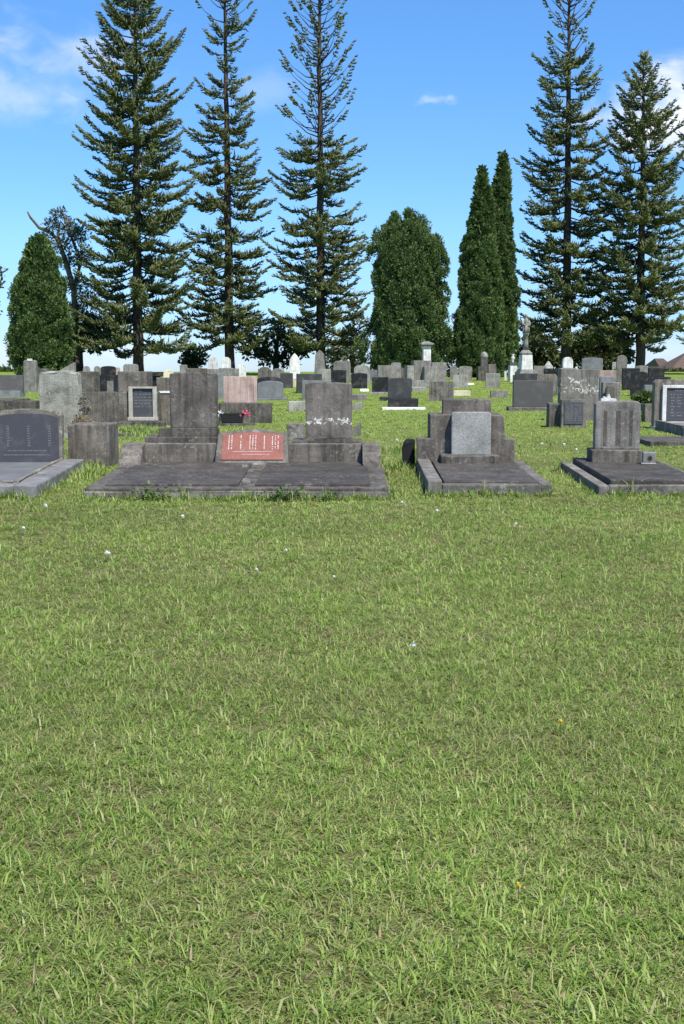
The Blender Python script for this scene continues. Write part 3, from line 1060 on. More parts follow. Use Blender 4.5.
stone('low pale wide stone beside the pointed obelisk', 318, 331, 369, 386, CONC_LT, 56, 'flat', .2)

# middle: black headstones
stone('black headstone with two tiered base on a white plinth', 388, 411.5, 378, 408.5, CHAR, 32.2, 'arch', .14, base=(388, 418, 398.5, BLACK, .36), arch=.03, yaw=0)
wp = MB().box(lx(382, 31.6), lx(425, 31.6), 0, .415, -.2, pix(CX, 407.6, 31.6).z - gf(31.6)).build('white_plinth', WHITE, None, .012)
wp.location = (0, 31.6, gf(31.6)); tag(wp, 'low white painted plinth slab under the two tiered black headstone', 'plinth')
stone('plain black headstone on a pale base next to the white plinth one', 372, 388.5, 377, 395, BLACK, Dof(394.5), 'flat', .16, base=(370, 387, 392, CONC_LT, .45))
stone('black headstone in front of a pale shouldered stone', 351, 367, 373, 388.5, BLACK, None, 'arch', .15, arch=.05)
stone('black square headstone in front of a tall grey stone', 330, 346, 370, 383, BLACK, 61, 'flat', .15)
stone('tall grey stone with clipped corners over a black square headstone', 334, 351, 361, 384, GREYSTONE, 63, 'clip', .2)
stone('pale shouldered stone behind a black headstone', 354, 370, 365, 384, CONC_LT, 58, 'shoulder', .2)
stone('white strip of marble lying before the shouldered stone', 360, 368.5, 389, 391.5, WHITE, None, 'flat', .3, cat='grave slab', name='grave_slab')
stone('long low grey kerb slab in the grass beside the lichen banded tablet', 351, 367, 394.5, 400.5, GREYSTONE, None, 'flat', .5, cat='grave slab', name='grave_slab')
stone('small slanted grey pillow stone in the grass', 352, 362, 402.5, 410, GREYSTONE, None, 'slant', .5, cat='footstone', name='footstone')
stone('small black slab standing in for the shadow of the two tiered black headstone', 380, 388, 397, 401, BLACK, None, 'flat', .3, cat='vase', name='vase_or_shadow_block')  # black slab put in for the headstone's cast shadow
stone('pale blue stone in the shade of the round cypress', 369.5, 378, 370, 380, BLUEST, 66, 'flat')
stone('light grey slab headstone leaning beside a taller one', 378, 392, 365.5, 382, GREYSTONE, 63, 'flat', .25, yaw=R(6))
stone('taller light grey headstone with curved top under the round cypress', 391, 401, 362.5, 382, CONC_LT, 64, 'arch', .25)
stone('short brown grey stone between grey headstone and pillar monument', 401, 407, 368, 380, CONC, 66, 'flat')

# pillar monument
D = 62.0
c = pix(428, 376, D)
pm = empty('pillar_monument', (c.x, D, gf(D)), 0, 0, R(8))
tag(pm, 'pale capped pillar rising from stacked grey stone blocks before the round cypress', 'monument')
q = lambda px: pix(px, 366, D).x - c.x
zq = lambda py: pix(CX, py, D).z - gf(D)
MB().box(q(414), q(432), .1, .9, -.3, zq(360.5)).build('block', GREYSTONE, pm, .02)
MB().box(q(432.2), q(447), .0, .8, -.3, zq(362.5)).build('block', GREYSTONE, pm, .02)
MB().box(q(407), q(413.8), .0, .8, -.3, zq(365.5)).build('block', CONC_LT, pm, .02)
MB().box(q(423), q(436), -.35, .095, -.3, zq(366.5)).build('front_block', GREYSTONE, pm, .02)
MB().box(q(424.2), q(431.8), .2, .6, zq(360.5) - .02, zq(346)).build('pillar', MARBLE, pm, .015)
cp = MB()
cp.box(q(423), q(433), .13, .67, zq(346), zq(344.6)); cp.box(q(421.5), q(434.5), .06, .74, zq(344.6), zq(343.3))
a, b, z0, z1 = q(421.8), q(434.2), zq(343.3), zq(341.2)
cp.add([(a, .07, z0), (b, .07, z0), (b, .73, z0), (a, .73, z0), ((a + b) / 2 - .1, .4, z1), ((a + b) / 2 + .1, .4, z1)], [(0, 1, 5, 4), (2, 3, 4, 5), (1, 2, 5), (3, 0, 4), (3, 2, 1, 0)])
cp.build('cap', CONC_LT, pm)

stone('dark brown concrete headstone next to a yellow sandstone strip', 429, 453.5, 381.5, 401, CONC, None, 'flat', .18)
stone('yellow sandstone low stone between concrete headstones', 453.5, 470.5, 390.5, 397.5, SAND, 43.5, 'flat', .2)
stone('pale square stone above the yellow sandstone strip', 453, 468, 375, 388, CONC_LT, None, 'flat', .16)
stone('white scrap of marble beside the pale square stone', 467, 474, 383, 385, WHITE, None, 'flat', .2, cat='grave slab', name='grave_slab')
stone('broad low ledger stone under the pillar monument', 412, 430, 380, 387, CONC_LT, None, 'flat', .9, cat='grave slab', name='grave_slab')
stone('white edged kerb slab lying below the pillar monument', 412, 427, 387.5, 391.5, CONC_LT, None, 'flat', .6, cat='grave slab', name='grave_slab')
stone('small round grey stone next to the pillar monument', 450, 458, 366, 379, GREYSTONE, 68, 'round')
stone('grey arched headstone between pillar monument and dark domed column', 459, 472, 366, 380, GREYSTONE, 66, 'arch', .2)
# dark column with pale dome
D = 66.0
c = pix(484, 376, D)
dc = empty('domed_column', (c.x, D, gf(D)))
tag(dc, 'dark stone column topped by a pale dome before the twin cypresses', 'monument')
q = lambda px: pix(px, 366, D).x - c.x
zq = lambda py: pix(CX, py, D).z - gf(D)
MB().box(q(477.5), q(489), -.3, .5, -.3, zq(366.5)).build('base', CONC_DK, dc, .02)
MB().box(q(480.5), q(487.5), -.15, .25, zq(366.5) - .01, zq(357.5)).build('shaft', CONC_DK, dc, .015)
rr = (q(488) - q(480)) / 2
MB().lathe([(rr, zq(357.8)), (rr * 1.02, zq(356.4)), (rr * .9, zq(354.3)), (rr * .6, zq(352.6)), (rr * .2, zq(351.8)), (.01, zq(351.7))], 18).build('dome', CONC_LT, dc, smooth=True).location = (0, .05, 0)
stone('small brown stone beside the dark domed column', 488.5, 496.5, 364, 380, CONC, 64, 'clip', .2)
stone('pale stained headstone standing in open grass by the domed column', 485.5, 500, 373.5, 388, CONC_LT, None, 'flat', .18, lean=R(3))
stone('low grey stone block lying in the grass before the stained headstone', 491, 508, 390.5, 397.5, GREYSTONE, None, 'flat', .4, cat='grave block', name='stone_block')

# column with draped figure
D = 60.0
c = pix(525.3, 378, D)
fc = empty('statue_column', (c.x, D, gf(D)), 0, 0, R(10))
tag(fc, 'tall white column carrying a small draped figure before the dark trees', 'monument')
zq = lambda py: pix(CX, py, D).z - gf(D)
u = D / FPX
b = MB()
b.box(-10 * u, 10 * u, -10 * u, 10 * u, -.3, zq(375)); b.box(-8.3 * u, 8.3 * u, -8.3 * u, 8.3 * u, zq(375), zq(371.5)); b.box(-7 * u, 7 * u, -7 * u, 7 * u, zq(371.5), zq(369.5))
b.build('stepped_base', CONC_LT, fc, .012)
p = MB().prism([(-6 * u, zq(369.5)), (6 * u, zq(369.5)), (5.2 * u, zq(355)), (-5.2 * u, zq(355))], -5.6 * u, 5.6 * u).build('pedestal', MARBLE, fc, .015)
MB().lathe([(5.2 * u, zq(355)), (6.2 * u, zq(354)), (6.4 * u, zq(352.8)), (4.6 * u, zq(351.5)), (3.4 * u, zq(350))], 20).build('moulding', CONC_LT, fc, smooth=True)
MB().lathe([(2.7 * u, zq(350.2)), (2.4 * u, zq(343)), (2.1 * u, zq(335)), (3.3 * u, zq(334.2)), (3.3 * u, zq(333.2))], 16).build('shaft', GREYSTONE, fc, smooth=True)
fg = MB()
pr = []
for r, y in ((2.9, 333.3), (3.3, 331), (3.1, 328.5), (2.4, 325.5), (2.7, 322.5), (2.9, 320.2), (1.9, 318.9), (.9, 318.2), (1.0, 317.4), (1.55, 316.4), (1.6, 315.2), (1.1, 314.1), (.1, 313.6)):
    pr.append((r * u * .8, zq(y)))
fg.lathe(pr, 16)
fg.tube([(-2.6 * u, 0, zq(321)), (-3.8 * u, -.04, zq(323.5)), (-1.6 * u, -.13, zq(325.5))], [.055, .05, .035], 8)
fg.tube([(2.6 * u, 0, zq(321)), (3.6 * u, -.05, zq(324)), (1.2 * u, -.14, zq(326))], [.055, .05, .035], 8)
for k in range(9):
    a = 2 * math.pi * k / 9
    fg.tube([(math.cos(a) * 2.5 * u, math.sin(a) * 2.5 * u, zq(326)), (math.cos(a) * 3.1 * u, math.sin(a) * 3.1 * u, zq(329)), (math.cos(a) * 3.0 * u, math.sin(a) * 3.0 * u, zq(333.2))], [.015, .03, .03], 5)
fg.build('draped_figure', CONC_LT, fc, smooth=True)
# small urn monument
c = pix(512.5, 378, 64)
D = 64.0
um = empty('urn_monument', (c.x, D, gf(D)), 0, 0, R(12))
tag(um, 'small white pedestal with an urn beside the tall statue column', 'monument')
zq = lambda py: pix(CX, py, D).z - gf(D)
u = D / FPX
MB().box(-3.6 * u, 3.6 * u, -3.4 * u, 3.4 * u, -.3, zq(364.8)).build('pedestal', MARBLE, um, .015)
MB().box(-4.4 * u, 4.4 * u, -4.2 * u, 4.2 * u, zq(364.8), zq(362.8)).build('ledge', CONC_DK, um, .012)
MB().lathe([(1.6 * u, zq(362.8)), (.7 * u, zq(361.2)), (1.7 * u, zq(359)), (2.0 * u, zq(357.4)), (1.1 * u, zq(356)), (1.3 * u, zq(355.3)), (.1, zq(354.2))], 14).build('urn', MARBLE, um, smooth=True)
for (px, yt, w_) in ((505.5, 371, 2.2), (519, 367, 3)):
    stone('tiny white marker stone at the edge of the dark trees near the urn pedestal', px - w_ / 2, px + w_ / 2, yt, 380, MARBLE, 66, 'round', .1, cat='marker stone', group='tiny white marker stones near the urn pedestal')

# wide dark slab stone
stone('wide charcoal slab headstone on a grey step before the statue column', 513.5, 553, 380.5, 411, DKGREY, Dof(410.5), 'flat', .22, base=(508, 560, 407, KERB, .6), yaw=R(-1))
stone('dark blue stone showing over the wide charcoal slab headstone', 515, 537.5, 373.5, 392, CHAR, 44, 'flat', .16)
stone('brown grey stone at the shoulder of the wide charcoal slab headstone', 537, 557.5, 374, 394, CONC, 43, 'clip', .2)
stone('pale square stone next to the statue column base', 534, 546, 366, 382, CONC_LT, 60, 'flat', .2)
stone('white gabled marble stone peeping over a black slab', 544.5, 553, 361, 380, MARBLE, 62, 'gable', .2, arch=.28)
stone('black slab headstone beneath the white gabled marble stone', 544, 560, 368.5, 384, BLACK, 55, 'flat', .2)

# stone with white lichen scrawl and slate plaque in front
stone('big concrete headstone splashed with white lichen streaks', 560, 598.5, 369, 427, SCRAWL, 25.3, 'flat', .3, yaw=R(0), bev=.015)
stone('small slate plaque in a concrete frame leaning before the lichen splashed headstone', 561.5, 586.5, 399.5, 428.5, CONC, Dof(428), 'flat', .14, cat='plaque stone', name='plaque_stone', plaque=(564.5, 583.5, 402, 424, PLAQ, None, 4, 9, LETTER_G, .022))
stone('low kerb block beside the slate plaque with its shadow side coloured dark', 549, 560, 404.5, 428, CONC_DK, Dof(427.5), 'flat', .5, cat='kerb stone', name='kerb_stone')  # dark concrete stands in for the shade on the kerb's side
stone('white domed marble stone above the lichen splashed headstone', 563, 573, 357, 384, MARBLE, 52, 'round', .3, base=(560, 576, 368, CONC_LT, .5))
stone('grey curved headstone on the skyline beside the white dome', 582, 602.5, 357.5, 384, BLUEST, 52, 'arch', .2, arch=.06)
stone('pink slab headstone edge behind the lichen splashed headstone', 598, 615.5, 370.5, 410, PINK, 34, 'flat', .16)
stone('blue grey stone block in front of the pink slab', 600, 616, 376.5, 410, BLUEST, 32, 'clip', .2)
nb = stone('grey stone with a small arched niche above the white ornament', 602, 620, 382.5, 414, GREYSTONE, 30.5, 'flat', .2)
stone('dark arched slab standing for the niche above the white ornament', 606, 615, 385, 406, CONC_DK, 30.3, 'round', .1, cat='plaque stone', name='plaque_stone')  # dark slab set in front in place of a cut niche
stone('upright grey disc headed stone on the skyline by the last pine', 617, 627, 355, 382, GREYSTONE, 60, 'round', .25, base=(615, 629, 369, CONC, .5))
stone('small pale stone next to the disc headed stone', 612, 618, 362, 380, CONC_LT, 64, 'clip')

# dark group at the foot of the last pine
stone('wide black headstone at the foot of the last pine', 623, 640, 368, 386, BLACK, 50, 'flat', .2)
stone('grey stone standing directly before the trunk of the last pine', 636, 648, 365.5, 384, GREYSTONE, 54, 'arch', .2)
stone('black curved headstone behind the pale arched one', 631, 647.5, 371.5, 390, BLACK, 43, 'arch', .2)
stone('pale blue arched headstone in front of a black one', 632, 646.5, 379, 393, CONC_LT, None, 'arch', .16, arch=.12)
stone('black square headstone on grass beside the brown house roofs', 649, 664.5, 368, 386, BLACK, 47, 'flat', .22, base=(646, 670, 377, BLACK, .5))
stone('dark blue slim stone between pale arched stone and big framed headstone', 645, 654, 385, 402, BLUEST, 36, 'clip', .2)
stone('small brown block with a white top beside the big framed headstone', 645, 655, 404, 426, CONC, 25, 'flat', .3, cat='grave block', name='stone_block')

# big framed headstone with its kerbs
D = 22.3
c = pix(676, 430, D)
bg = empty('grave', (c.x, D, gf(D)), 0, 0, R(-1))
tag(bg, 'grave with big grey headstone and white framed black plaque cut by the picture edge', 'grave')
q = lambda px: pix(px, 405, D).x - c.x
zq = lambda py: pix(CX, py, D).z - gf(D)
MB().prism(outline('clip', q(716) - q(654.5), zq(379.5) - zq(426), .05), 0, .2).build('headstone', CONC, bg, .015)
bg.children[-1].location = ((q(716) + q(654.5)) / 2, .02, zq(426))
MB().box(q(654), q(718), -.28, .3, -.2, zq(426) - .001).build('base', FRAMES, bg, .012)
MB().box(q(661), q(710), -.12, .016, zq(426), zq(421.5)).build('ledge', FRAMES, bg, .008)
fm = MB()
fm.box(q(662), q(665.8), -.05, .022, zq(421), zq(385)); fm.box(q(706), q(710), -.05, .022, zq(421), zq(385))
fm.box(q(665.8) - .001, q(706) + .001, -.047, .022, zq(388), zq(385.1)); 
fm.build('plaque_frame', MARBLE, bg, .006)
pq = MB().box(q(665.8), q(706), -.02, .024, zq(421), zq(388)).build('plaque', PLAQ, bg)
lettering(pq, q(686), zq(417), zq(393), q(704) - q(669), -.021, 5, 8, LETTER_S, .022, .6)
lettering(pq, q(686), zq(392), zq(389), q(704) - q(668), -.021, 1, 1, LETTER_S, .022, .9)
MB().box(q(643), q(725), -2.9, -2.75, -.2, .16).build('kerb', KERB, bg, .01)
MB().prism_x([(-2.75, -.2), (-.3, -.2), (-.3, .17), (-2.75, .15)], q(652), q(656)).build('kerb', KERB, bg, .01)
MB().box(q(657), q(718), -2.7, -.3, -.15, .13).build('ledger_slab', BLUEST, bg, .01)
D = 17.4
lk = MB().box(lx(650, D), lx(730, D), 0, 1.3, -.2, pix(CX, 441.5, D).z - gf(D)).build('grave_kerb', CONC_DK, None, .012)
lk.location = (0, D, gf(D)); tag(lk, 'long low dark grave surround in grass behind the small vase block', 'grave kerb')

# ================================================================== TREES
def shoots_mesh(name, P0, P1, P2, r0, r1, mat, parent):
    """many tapered three-sided shoots in one mesh: the needles of a crown"""
    n = len(P0)
    d = P1 - P0
    d /= np.linalg.norm(d, axis=1, keepdims=True) + 1e-9
    ref = np.tile(np.array([[.3, .5, .8]]), (n, 1)) + RNG.normal(0, .4, (n, 3))
    u = np.cross(d, ref); u /= np.linalg.norm(u, axis=1, keepdims=True) + 1e-9
    w = np.cross(d, u)
    V = np.empty((n, 7, 3))
    for k in range(3):
        a = 2 * math.pi * k / 3
        off = u * math.cos(a) + w * math.sin(a)
        V[:, k] = P0 + off * r0[:, None]
        V[:, 3 + k] = P1 + off * r1[:, None]
    V[:, 6] = P2
    b = np.arange(n) * 7
    q = np.concatenate([np.stack([b + k, b + (k + 1) % 3, b + 3 + (k + 1) % 3, b + 3 + k], 1) for k in range(3)])
    t = np.concatenate([np.stack([b + 3 + k, b + 3 + (k + 1) % 3, b + 6], 1) for k in range(3)])
    return np_mesh(name, V.reshape(-1, 3), q, t, mat, parent)


def norfolk(label, px, D, prof, ytop, px_top, rad, bare=(), gaps=(), spacing=.8, dens=1.0, base_y=335, upturn=.32, lenjit=(.60, 1.13)):
    """whorled pine; prof = [(image row, half width in pixels)] from the top down"""
    base = pix(px, 372, D)
    zg = gf(D)
    u = D / FPX
    top = pix(px_top, ytop, D)
    root = empty('pine_tree', (base.x, D, zg))
    tag(root, label, 'tree', 'tall whorled pines along the back of the cemetery')
    H = top.z - zg
    lean = (top.x - base.x) / H
    axis = lambda z: np.array([lean * z, 0, z])
    hz = np.array([pix(px, y, D).z - zg for y, _ in prof])[::-1]
    hwid = np.array([h * u for _, h in prof])[::-1]
    zlow = pix(px, base_y, D).z - zg
    tr = MB()
    pts, rads = [], []
    for i in range(22):
        t = i / 21
        pts.append((lean * H * t + random.gauss(0, .02), random.gauss(0, .02), -.4 + (H + .4) * t))
        rads.append(rad * ((1 - t) ** .8 * .93 + .05) * (1.25 if i == 0 else 1))
    tr.tube(pts, rads, 12)
    A0, A1, A2, R0, R1 = [], [], [], [], []
    z = zlow
    rot = random.random() * 6.28
    isbare = lambda zz: any(pix(px, b, D).z - zg <= zz <= pix(px, a, D).z - zg for a, b in bare)
    isgap = lambda zz: any(pix(px, b, D).z - zg <= zz <= pix(px, a, D).z - zg for a, b in gaps)
    while z < H - .25:
        t = (z - zlow) / (H - zlow)
        hwz = float(np.interp(z, hz, hwid))
        nb = random.choice((6, 7, 8, 8)) if t < .6 else random.choice((6, 6, 7))
        if isgap(z):
            nb = random.choice((1, 2, 3))
        rot += random.uniform(.3, .9)
        bz = isbare(z)
        for k in range(nb):
            if random.random() < .06:
                continue
            az = rot + 2 * math.pi * k / nb + random.gauss(0, .14)
            L = hwz * random.uniform(*lenjit)
            if random.random() < .08 and t < .85:
                L *= 1.16
            if L < .25:
                L = .25
            el = -.14 + .11 * random.gauss(0, 1) + (.75 * max(0, t - .45) / .55 if not bz else .62)
            el += .12 * t
            rad_d = np.array([math.cos(az), math.sin(az), 0.])
            tan_d = np.array([-math.sin(az), math.cos(az), 0.])
            zz = z + random.gauss(0, .10 if bz else .2)
            up = upturn * random.uniform(.6, 1.4)
            sag = .10 * L

            def limb(s):
                return axis(zz) + rad_d * (L * s * math.cos(el)) + np.array([0, 0, L * (math.sin(el) * s + up * s ** 3 * .6) - sag * math.sin(math.pi * s)])
            lp = [limb(s) for s in (0, .35, .7, 1)]
            tr.tube(lp, [.032 + .008 * L, .024 + .005 * L, .016, .008], 4)
            s0 = .76 if bz else random.uniform(.10, .30)
            npos = max(3, int((1 - s0) * L / .095 * dens))
            ss = s0 + (1 - s0) * (np.arange(npos) + .5) / npos
            for s in ss:
                c = limb(s)
                bl = (.26 + .30 * math.sin(math.pi * min(1, .15 + .85 * s)) * min(1.2, L / 2.2)) * (.8 if bz else 1)
                for side in (-1, 1):
                    for rep in range(2 if bz or random.random() < .7 else 3):
                        if random.random() < .12:
                            continue
                        fw = random.uniform(.55, .95) if s < .9 else random.uniform(.9, 1.4)
                        d = rad_d * fw + tan_d * side * random.uniform(.45, 1.0) + np.array([0, 0, random.gauss(.10, .22)])
                        d /= np.linalg.norm(d)
                        l = bl * random.uniform(.6, 1.15)
                        p0 = c + d * (0, .3 * l, .15 * l)[rep] + np.array([0, 0, (0, 0, random.uniform(-.18, .22))[rep]])
                        p1 = p0 + d * l * .48
                        p2 = p1 + (d * .7 + np.array([0, 0, random.uniform(.1, 1.2)])) * l * .45
                        A0.append(p0); A1.append(p1); A2.append(p2)
                        rr = random.uniform(.028, .054) * (1.25 if bz else 1)
                        R0.append(rr * .75); R1.append(rr)
        z += spacing * random.uniform(.75, 1.25) * (.60 + .2 * t) * (.8 if bz else 1)
    # leader
    for i in range(24):
        a = random.random() * 6.28
        zt = H - random.uniform(0, .9)
        c = axis(zt); d = np.array([math.cos(a), math.sin(a), .9]); l = random.uniform(.2, .45)
        A0.append(c); A1.append(c + d * l * .5); A2.append(c + d * l * .8 + np.array([0, 0, .1])); R0.append(.03); R1.append(.045)
    tr.build('trunk', BARK, root, smooth=True)
    shoots_mesh('crown', np.array(A0), np.array(A1), np.array(A2), np.array(R0), np.array(R1), PINE, root)
    print(label, 'shoots', len(A0))
    return root


norfolk('dense tall pine between the round conifer and the twin monument', 138, 76, [(-60, 4), (-20, 24), (20, 37), (60, 45), (110, 51), (160, 55), (210, 58), (260, 61), (310, 65), (345, 67)], -70, 134, .34, base_y=338, spacing=.72, dens=.94)
norfolk('slender pine with see through gaps behind the white marble stones', 230, 80, [(-50, 10), (-8, 37), (20, 35), (45, 25), (72, 19), (90, 33), (130, 38), (190, 42), (250, 45), (300, 48), (345, 50)], -60, 224, .33, bare=((-60, 30),), gaps=((50, 84), (218, 232)), base_y=338, spacing=.90, dens=.86)
norfolk('pine with bare upper limbs ending in tufts above the lichen banded tablet', 321, 78, [(-50, 6), (-10, 22), (20, 32), (50, 40), (80, 44), (110, 40), (140, 40), (160, 44), (200, 46), (250, 47), (310, 49), (345, 49)], -58, 319, .33, bare=((-60, 140),), gaps=((196, 212),), base_y=342, spacing=.80, dens=.78)
norfolk('open crowned pine beside the tip of the twin cypresses', 566, 78, [(-45, 12), (-10, 34), (15, 34), (40, 20), (70, 33), (110, 42), (160, 46), (210, 50), (260, 53), (300, 55), (345, 55)], -55, 570, .32, bare=((-60, 60),), base_y=338, spacing=.86, dens=.86)
norfolk('cone shaped pine with a complete pointed tip', 640, 76, [(52, 1), (62, 6), (76, 11), (90, 22), (110, 33), (140, 42), (180, 49), (230, 53), (280, 55), (320, 54), (338, 50)], 52, 644, .31, base_y=336, spacing=.66, dens=.95, lenjit=(.7, 1.08))
norfolk('pine mostly outside the picture reaching in with its lower branches', 722, 82, [(0, 20), (60, 34), (200, 42), (345, 46)], -30, 722, .31, base_y=338, spacing=.95, dens=.85)


def leaf_cloud(P, Nrm, size, aspect, up, jitter=.5):
    """leaf-sized diamonds at P, leaning along Nrm and upward; returns V, quads"""
    n = len(P)
    d = Nrm * (1 - up) + np.array([[0, 0, 1.]]) * up + RNG.normal(0, jitter, (n, 3))
    d /= np.linalg.norm(d, axis=1, keepdims=True) + 1e-9
    s = np.cross(d, RNG.normal(0, 1, (n, 3)))
    s /= np.linalg.norm(s, axis=1, keepdims=True) + 1e-9
    L = size * RNG.uniform(.6, 1.3, n)[:, None]
    W = L * aspect
    V = np.empty((n, 4, 3))
    V[:, 0] = P
    V[:, 1] = P + d * L * .5 + s * W
    V[:, 2] = P + d * L
    V[:, 3] = P + d * L * .5 - s * W
    b = np.arange(n) * 4
    return V.reshape(-1, 3), np.stack([b, b + 1, b + 2, b + 3], 1)


def cypress(name, label, px, D, prof, mat, puffs, per, psize, leaf, group=None, up=.55, trunk_r=.25, depth=.9, skew=0.0, cat='tree', asp=.2, lobes=60, lobe_r=.9, tall=1.35):
    """dense columnar conifer; prof = [(row, x_left, x_right)] top down"""
    zg = gf(D)
    base = pix(px, 372, D)
    root = empty(name, (base.x, D, zg))
    tag(root, label, cat, group)
    rows = np.array([pix(px, y, D).z - zg for y, _, _ in prof])[::-1]
    lft = np.array([pix(a, 300, D).x - base.x for _, a, _ in prof])[::-1]
    rgt = np.array([pix(b, 300, D).x - base.x for _, _, b in prof])[::-1]
    zz = np.linspace(rows[0], rows[-1], 200)
    rad = np.maximum((np.interp(zz, rows, rgt) - np.interp(zz, rows, lft)) / 2, .02)
    cdf = np.cumsum(rad + .12); cdf /= cdf[-1]
    # big uneven boughs on the hull, small sprays on every bough
    nl = lobes
    zl = np.interp((np.arange(nl) + RNG.random(nl)) / nl, cdf, zz)
    al = (np.arange(nl) * 2.39996 + RNG.normal(0, .35, nl))
    rll = (np.interp(zl, rows, rgt) - np.interp(zl, rows, lft)) / 2
    cl_ = (np.interp(zl, rows, rgt) + np.interp(zl, rows, lft)) / 2
    lr = lobe_r * RNG.uniform(.6, 1.25, nl) * np.clip(rll / 1.6, .12, 1.1)
    rcl = np.maximum(rll - lr * .88 - .10 + RNG.normal(0, .24, nl) * lr, .0)
    lc = np.stack([cl_ + rcl * np.cos(al), rcl * np.sin(al) * depth, zl - lr * .5], 1)
    k = RNG.integers(0, nl, puffs)
    qd = RNG.normal(0, 1, (puffs, 3)); qd /= np.linalg.norm(qd, axis=1, keepdims=True)
    qd += np.stack([np.cos(al[k]) * .7, np.sin(al[k]) * .7, np.full(puffs, .3)], 1); qd /= np.linalg.norm(qd, axis=1, keepdims=True)
    ps = psize * RNG.uniform(.6, 1.25, puffs) * np.clip(lr[k] / lobe_r, .3, 1.1)
    cen = lc[k] + qd * (lr[k] * RNG.uniform(.75, 1.0, puffs))[:, None] * np.array([[1, 1, tall]])
    tipz = RNG.random(puffs) < .14                      # pointed tops of the boughs
    cen[tipz] = lc[k][tipz] + np.stack([RNG.normal(0, .12, tipz.sum()) * lr[k][tipz], RNG.normal(0, .12, tipz.sum()) * lr[k][tipz], lr[k][tipz] * tall * RNG.uniform(.9, 1.3, tipz.sum())], 1)
    a = np.arctan2(qd[:, 1], qd[:, 0])
    out = np.stack([np.cos(a), np.sin(a), np.zeros(puffs)], 1)
    cen_r = np.repeat(cen, per, 0); ps_r = np.repeat(ps, per)[:, None]; out_r = np.repeat(out, per, 0)
    q = RNG.normal(0, 1, (puffs * per, 3)); q /= np.linalg.norm(q, axis=1, keepdims=True)
    q += out_r * .5 + np.array([[0, 0, .35]]); q /= np.linalg.norm(q, axis=1, keepdims=True)
    P = cen_r + q * ps_r * np.array([[1, 1, 1.4]]) * RNG.uniform(.45, 1.0, (puffs * per, 1))
    P[:, 2] = np.maximum(P[:, 2], .05)
    V, Q = leaf_cloud(P, q, leaf, asp, up, .33)
    # dark inner boughs keep the light from shining through the middle
    n2 = puffs * 12
    z2 = np.interp(RNG.random(n2), cdf, zz); a2 = RNG.uniform(0, 6.283, n2)
    r2 = (np.interp(z2, rows, rgt) - np.interp(z2, rows, lft)) / 2 * RNG.uniform(.25, .68, n2)
    c2 = (np.interp(z2, rows, rgt) + np.interp(z2, rows, lft)) / 2
    P2 = np.stack([c2 + r2 * np.cos(a2), r2 * np.sin(a2) * depth, z2], 1)
    V2, Q2 = leaf_cloud(P2, np.stack([np.cos(a2), np.sin(a2), np.zeros(n2)], 1), leaf * 2.2, .35, .5, .5)
    np_mesh('crown', np.concatenate([V, V2]), np.concatenate([Q, Q2 + len(V)]), np.zeros((0, 3), int), mat, root)
    H = rows[-1]
    tp = MB().tube([(0, 0, -.3), (0, 0, H * .3), (float(np.interp(H * .6, rows, (lft + rgt) / 2)), 0, H * .6), (float((lft + rgt)[-1] / 2), 0, H * .93)], [trunk_r, trunk_r * .8, trunk_r * .5, .03], 8)
    for k in range(14):
        zz_ = H * random.uniform(.15, .8); aa = random.random() * 6.28
        rr = float(np.interp(zz_, rows, (rgt - lft) / 2)) * .8
        cc = float(np.interp(zz_, rows, (rgt + lft) / 2))
        tp.tube([(cc * .6, 0, zz_), (cc + math.cos(aa) * rr * .4, math.sin(aa) * rr * .4, zz_ + rr * .2), (cc + math.cos(aa) * rr * .72, math.sin(aa) * rr * .72, zz_ + rr * .5)], [.06, .04, .015], 5)
    tp.build('trunk', BARK, root, smooth=True)
    return root


cypress('cypress_tree', 'broad rounded cypress standing alone behind the pillar monument', 408, 74,
        [(218, 409, 415), (223, 404, 419), (227, 386, 422), (234, 381, 430), (245, 377, 440), (262, 375, 447), (285, 376, 446), (305, 374, 447), (325, 372, 446), (345, 372, 446), (366, 372, 446)], PINE_UP, 1500, 120, .27, .15, up=.45, asp=.22, lobes=95, lobe_r=.85, tall=1.35)
cypress('cypress_tree', 'slimmer of the twin cypress spires with the lower tip', 472, 74,
        [(168, 480, 481), (180, 476.5, 485), (200, 471, 492), (225, 466, 496), (255, 461, 499), (290, 457, 502), (325, 454, 504), (350, 451, 504), (366, 452, 504)], PINE_CY, 1300, 110, .22, .15, up=.62, asp=.2, lobes=110, lobe_r=.52, tall=2.1)
cypress('cypress_tree', 'taller of the twin cypress spires beside the statue column', 500, 75.5,
        [(154, 500.5, 501.5), (166, 497, 505), (180, 493, 509), (200, 485, 511), (225, 482, 513), (260, 480, 515), (300, 478, 518), (335, 478, 520), (366, 480, 520)], PINE_CY, 1300, 110, .22, .15, up=.62, asp=.2, lobes=110, lobe_r=.52, tall=2.1)
cypress('conifer_tree', 'dark rounded conifer rising over the white tipped pillar headstone', 40, 70,
        [(241, 32, 48), (248, 26, 54), (262, 21, 61), (285, 15, 65), (310, 12, 68), (335, 11, 68), (355, 13, 67), (372, 17, 63)], PINE_CY, 1400, 110, .26, .15, up=.45, asp=.22, lobes=85, lobe_r=.75, tall=1.4)


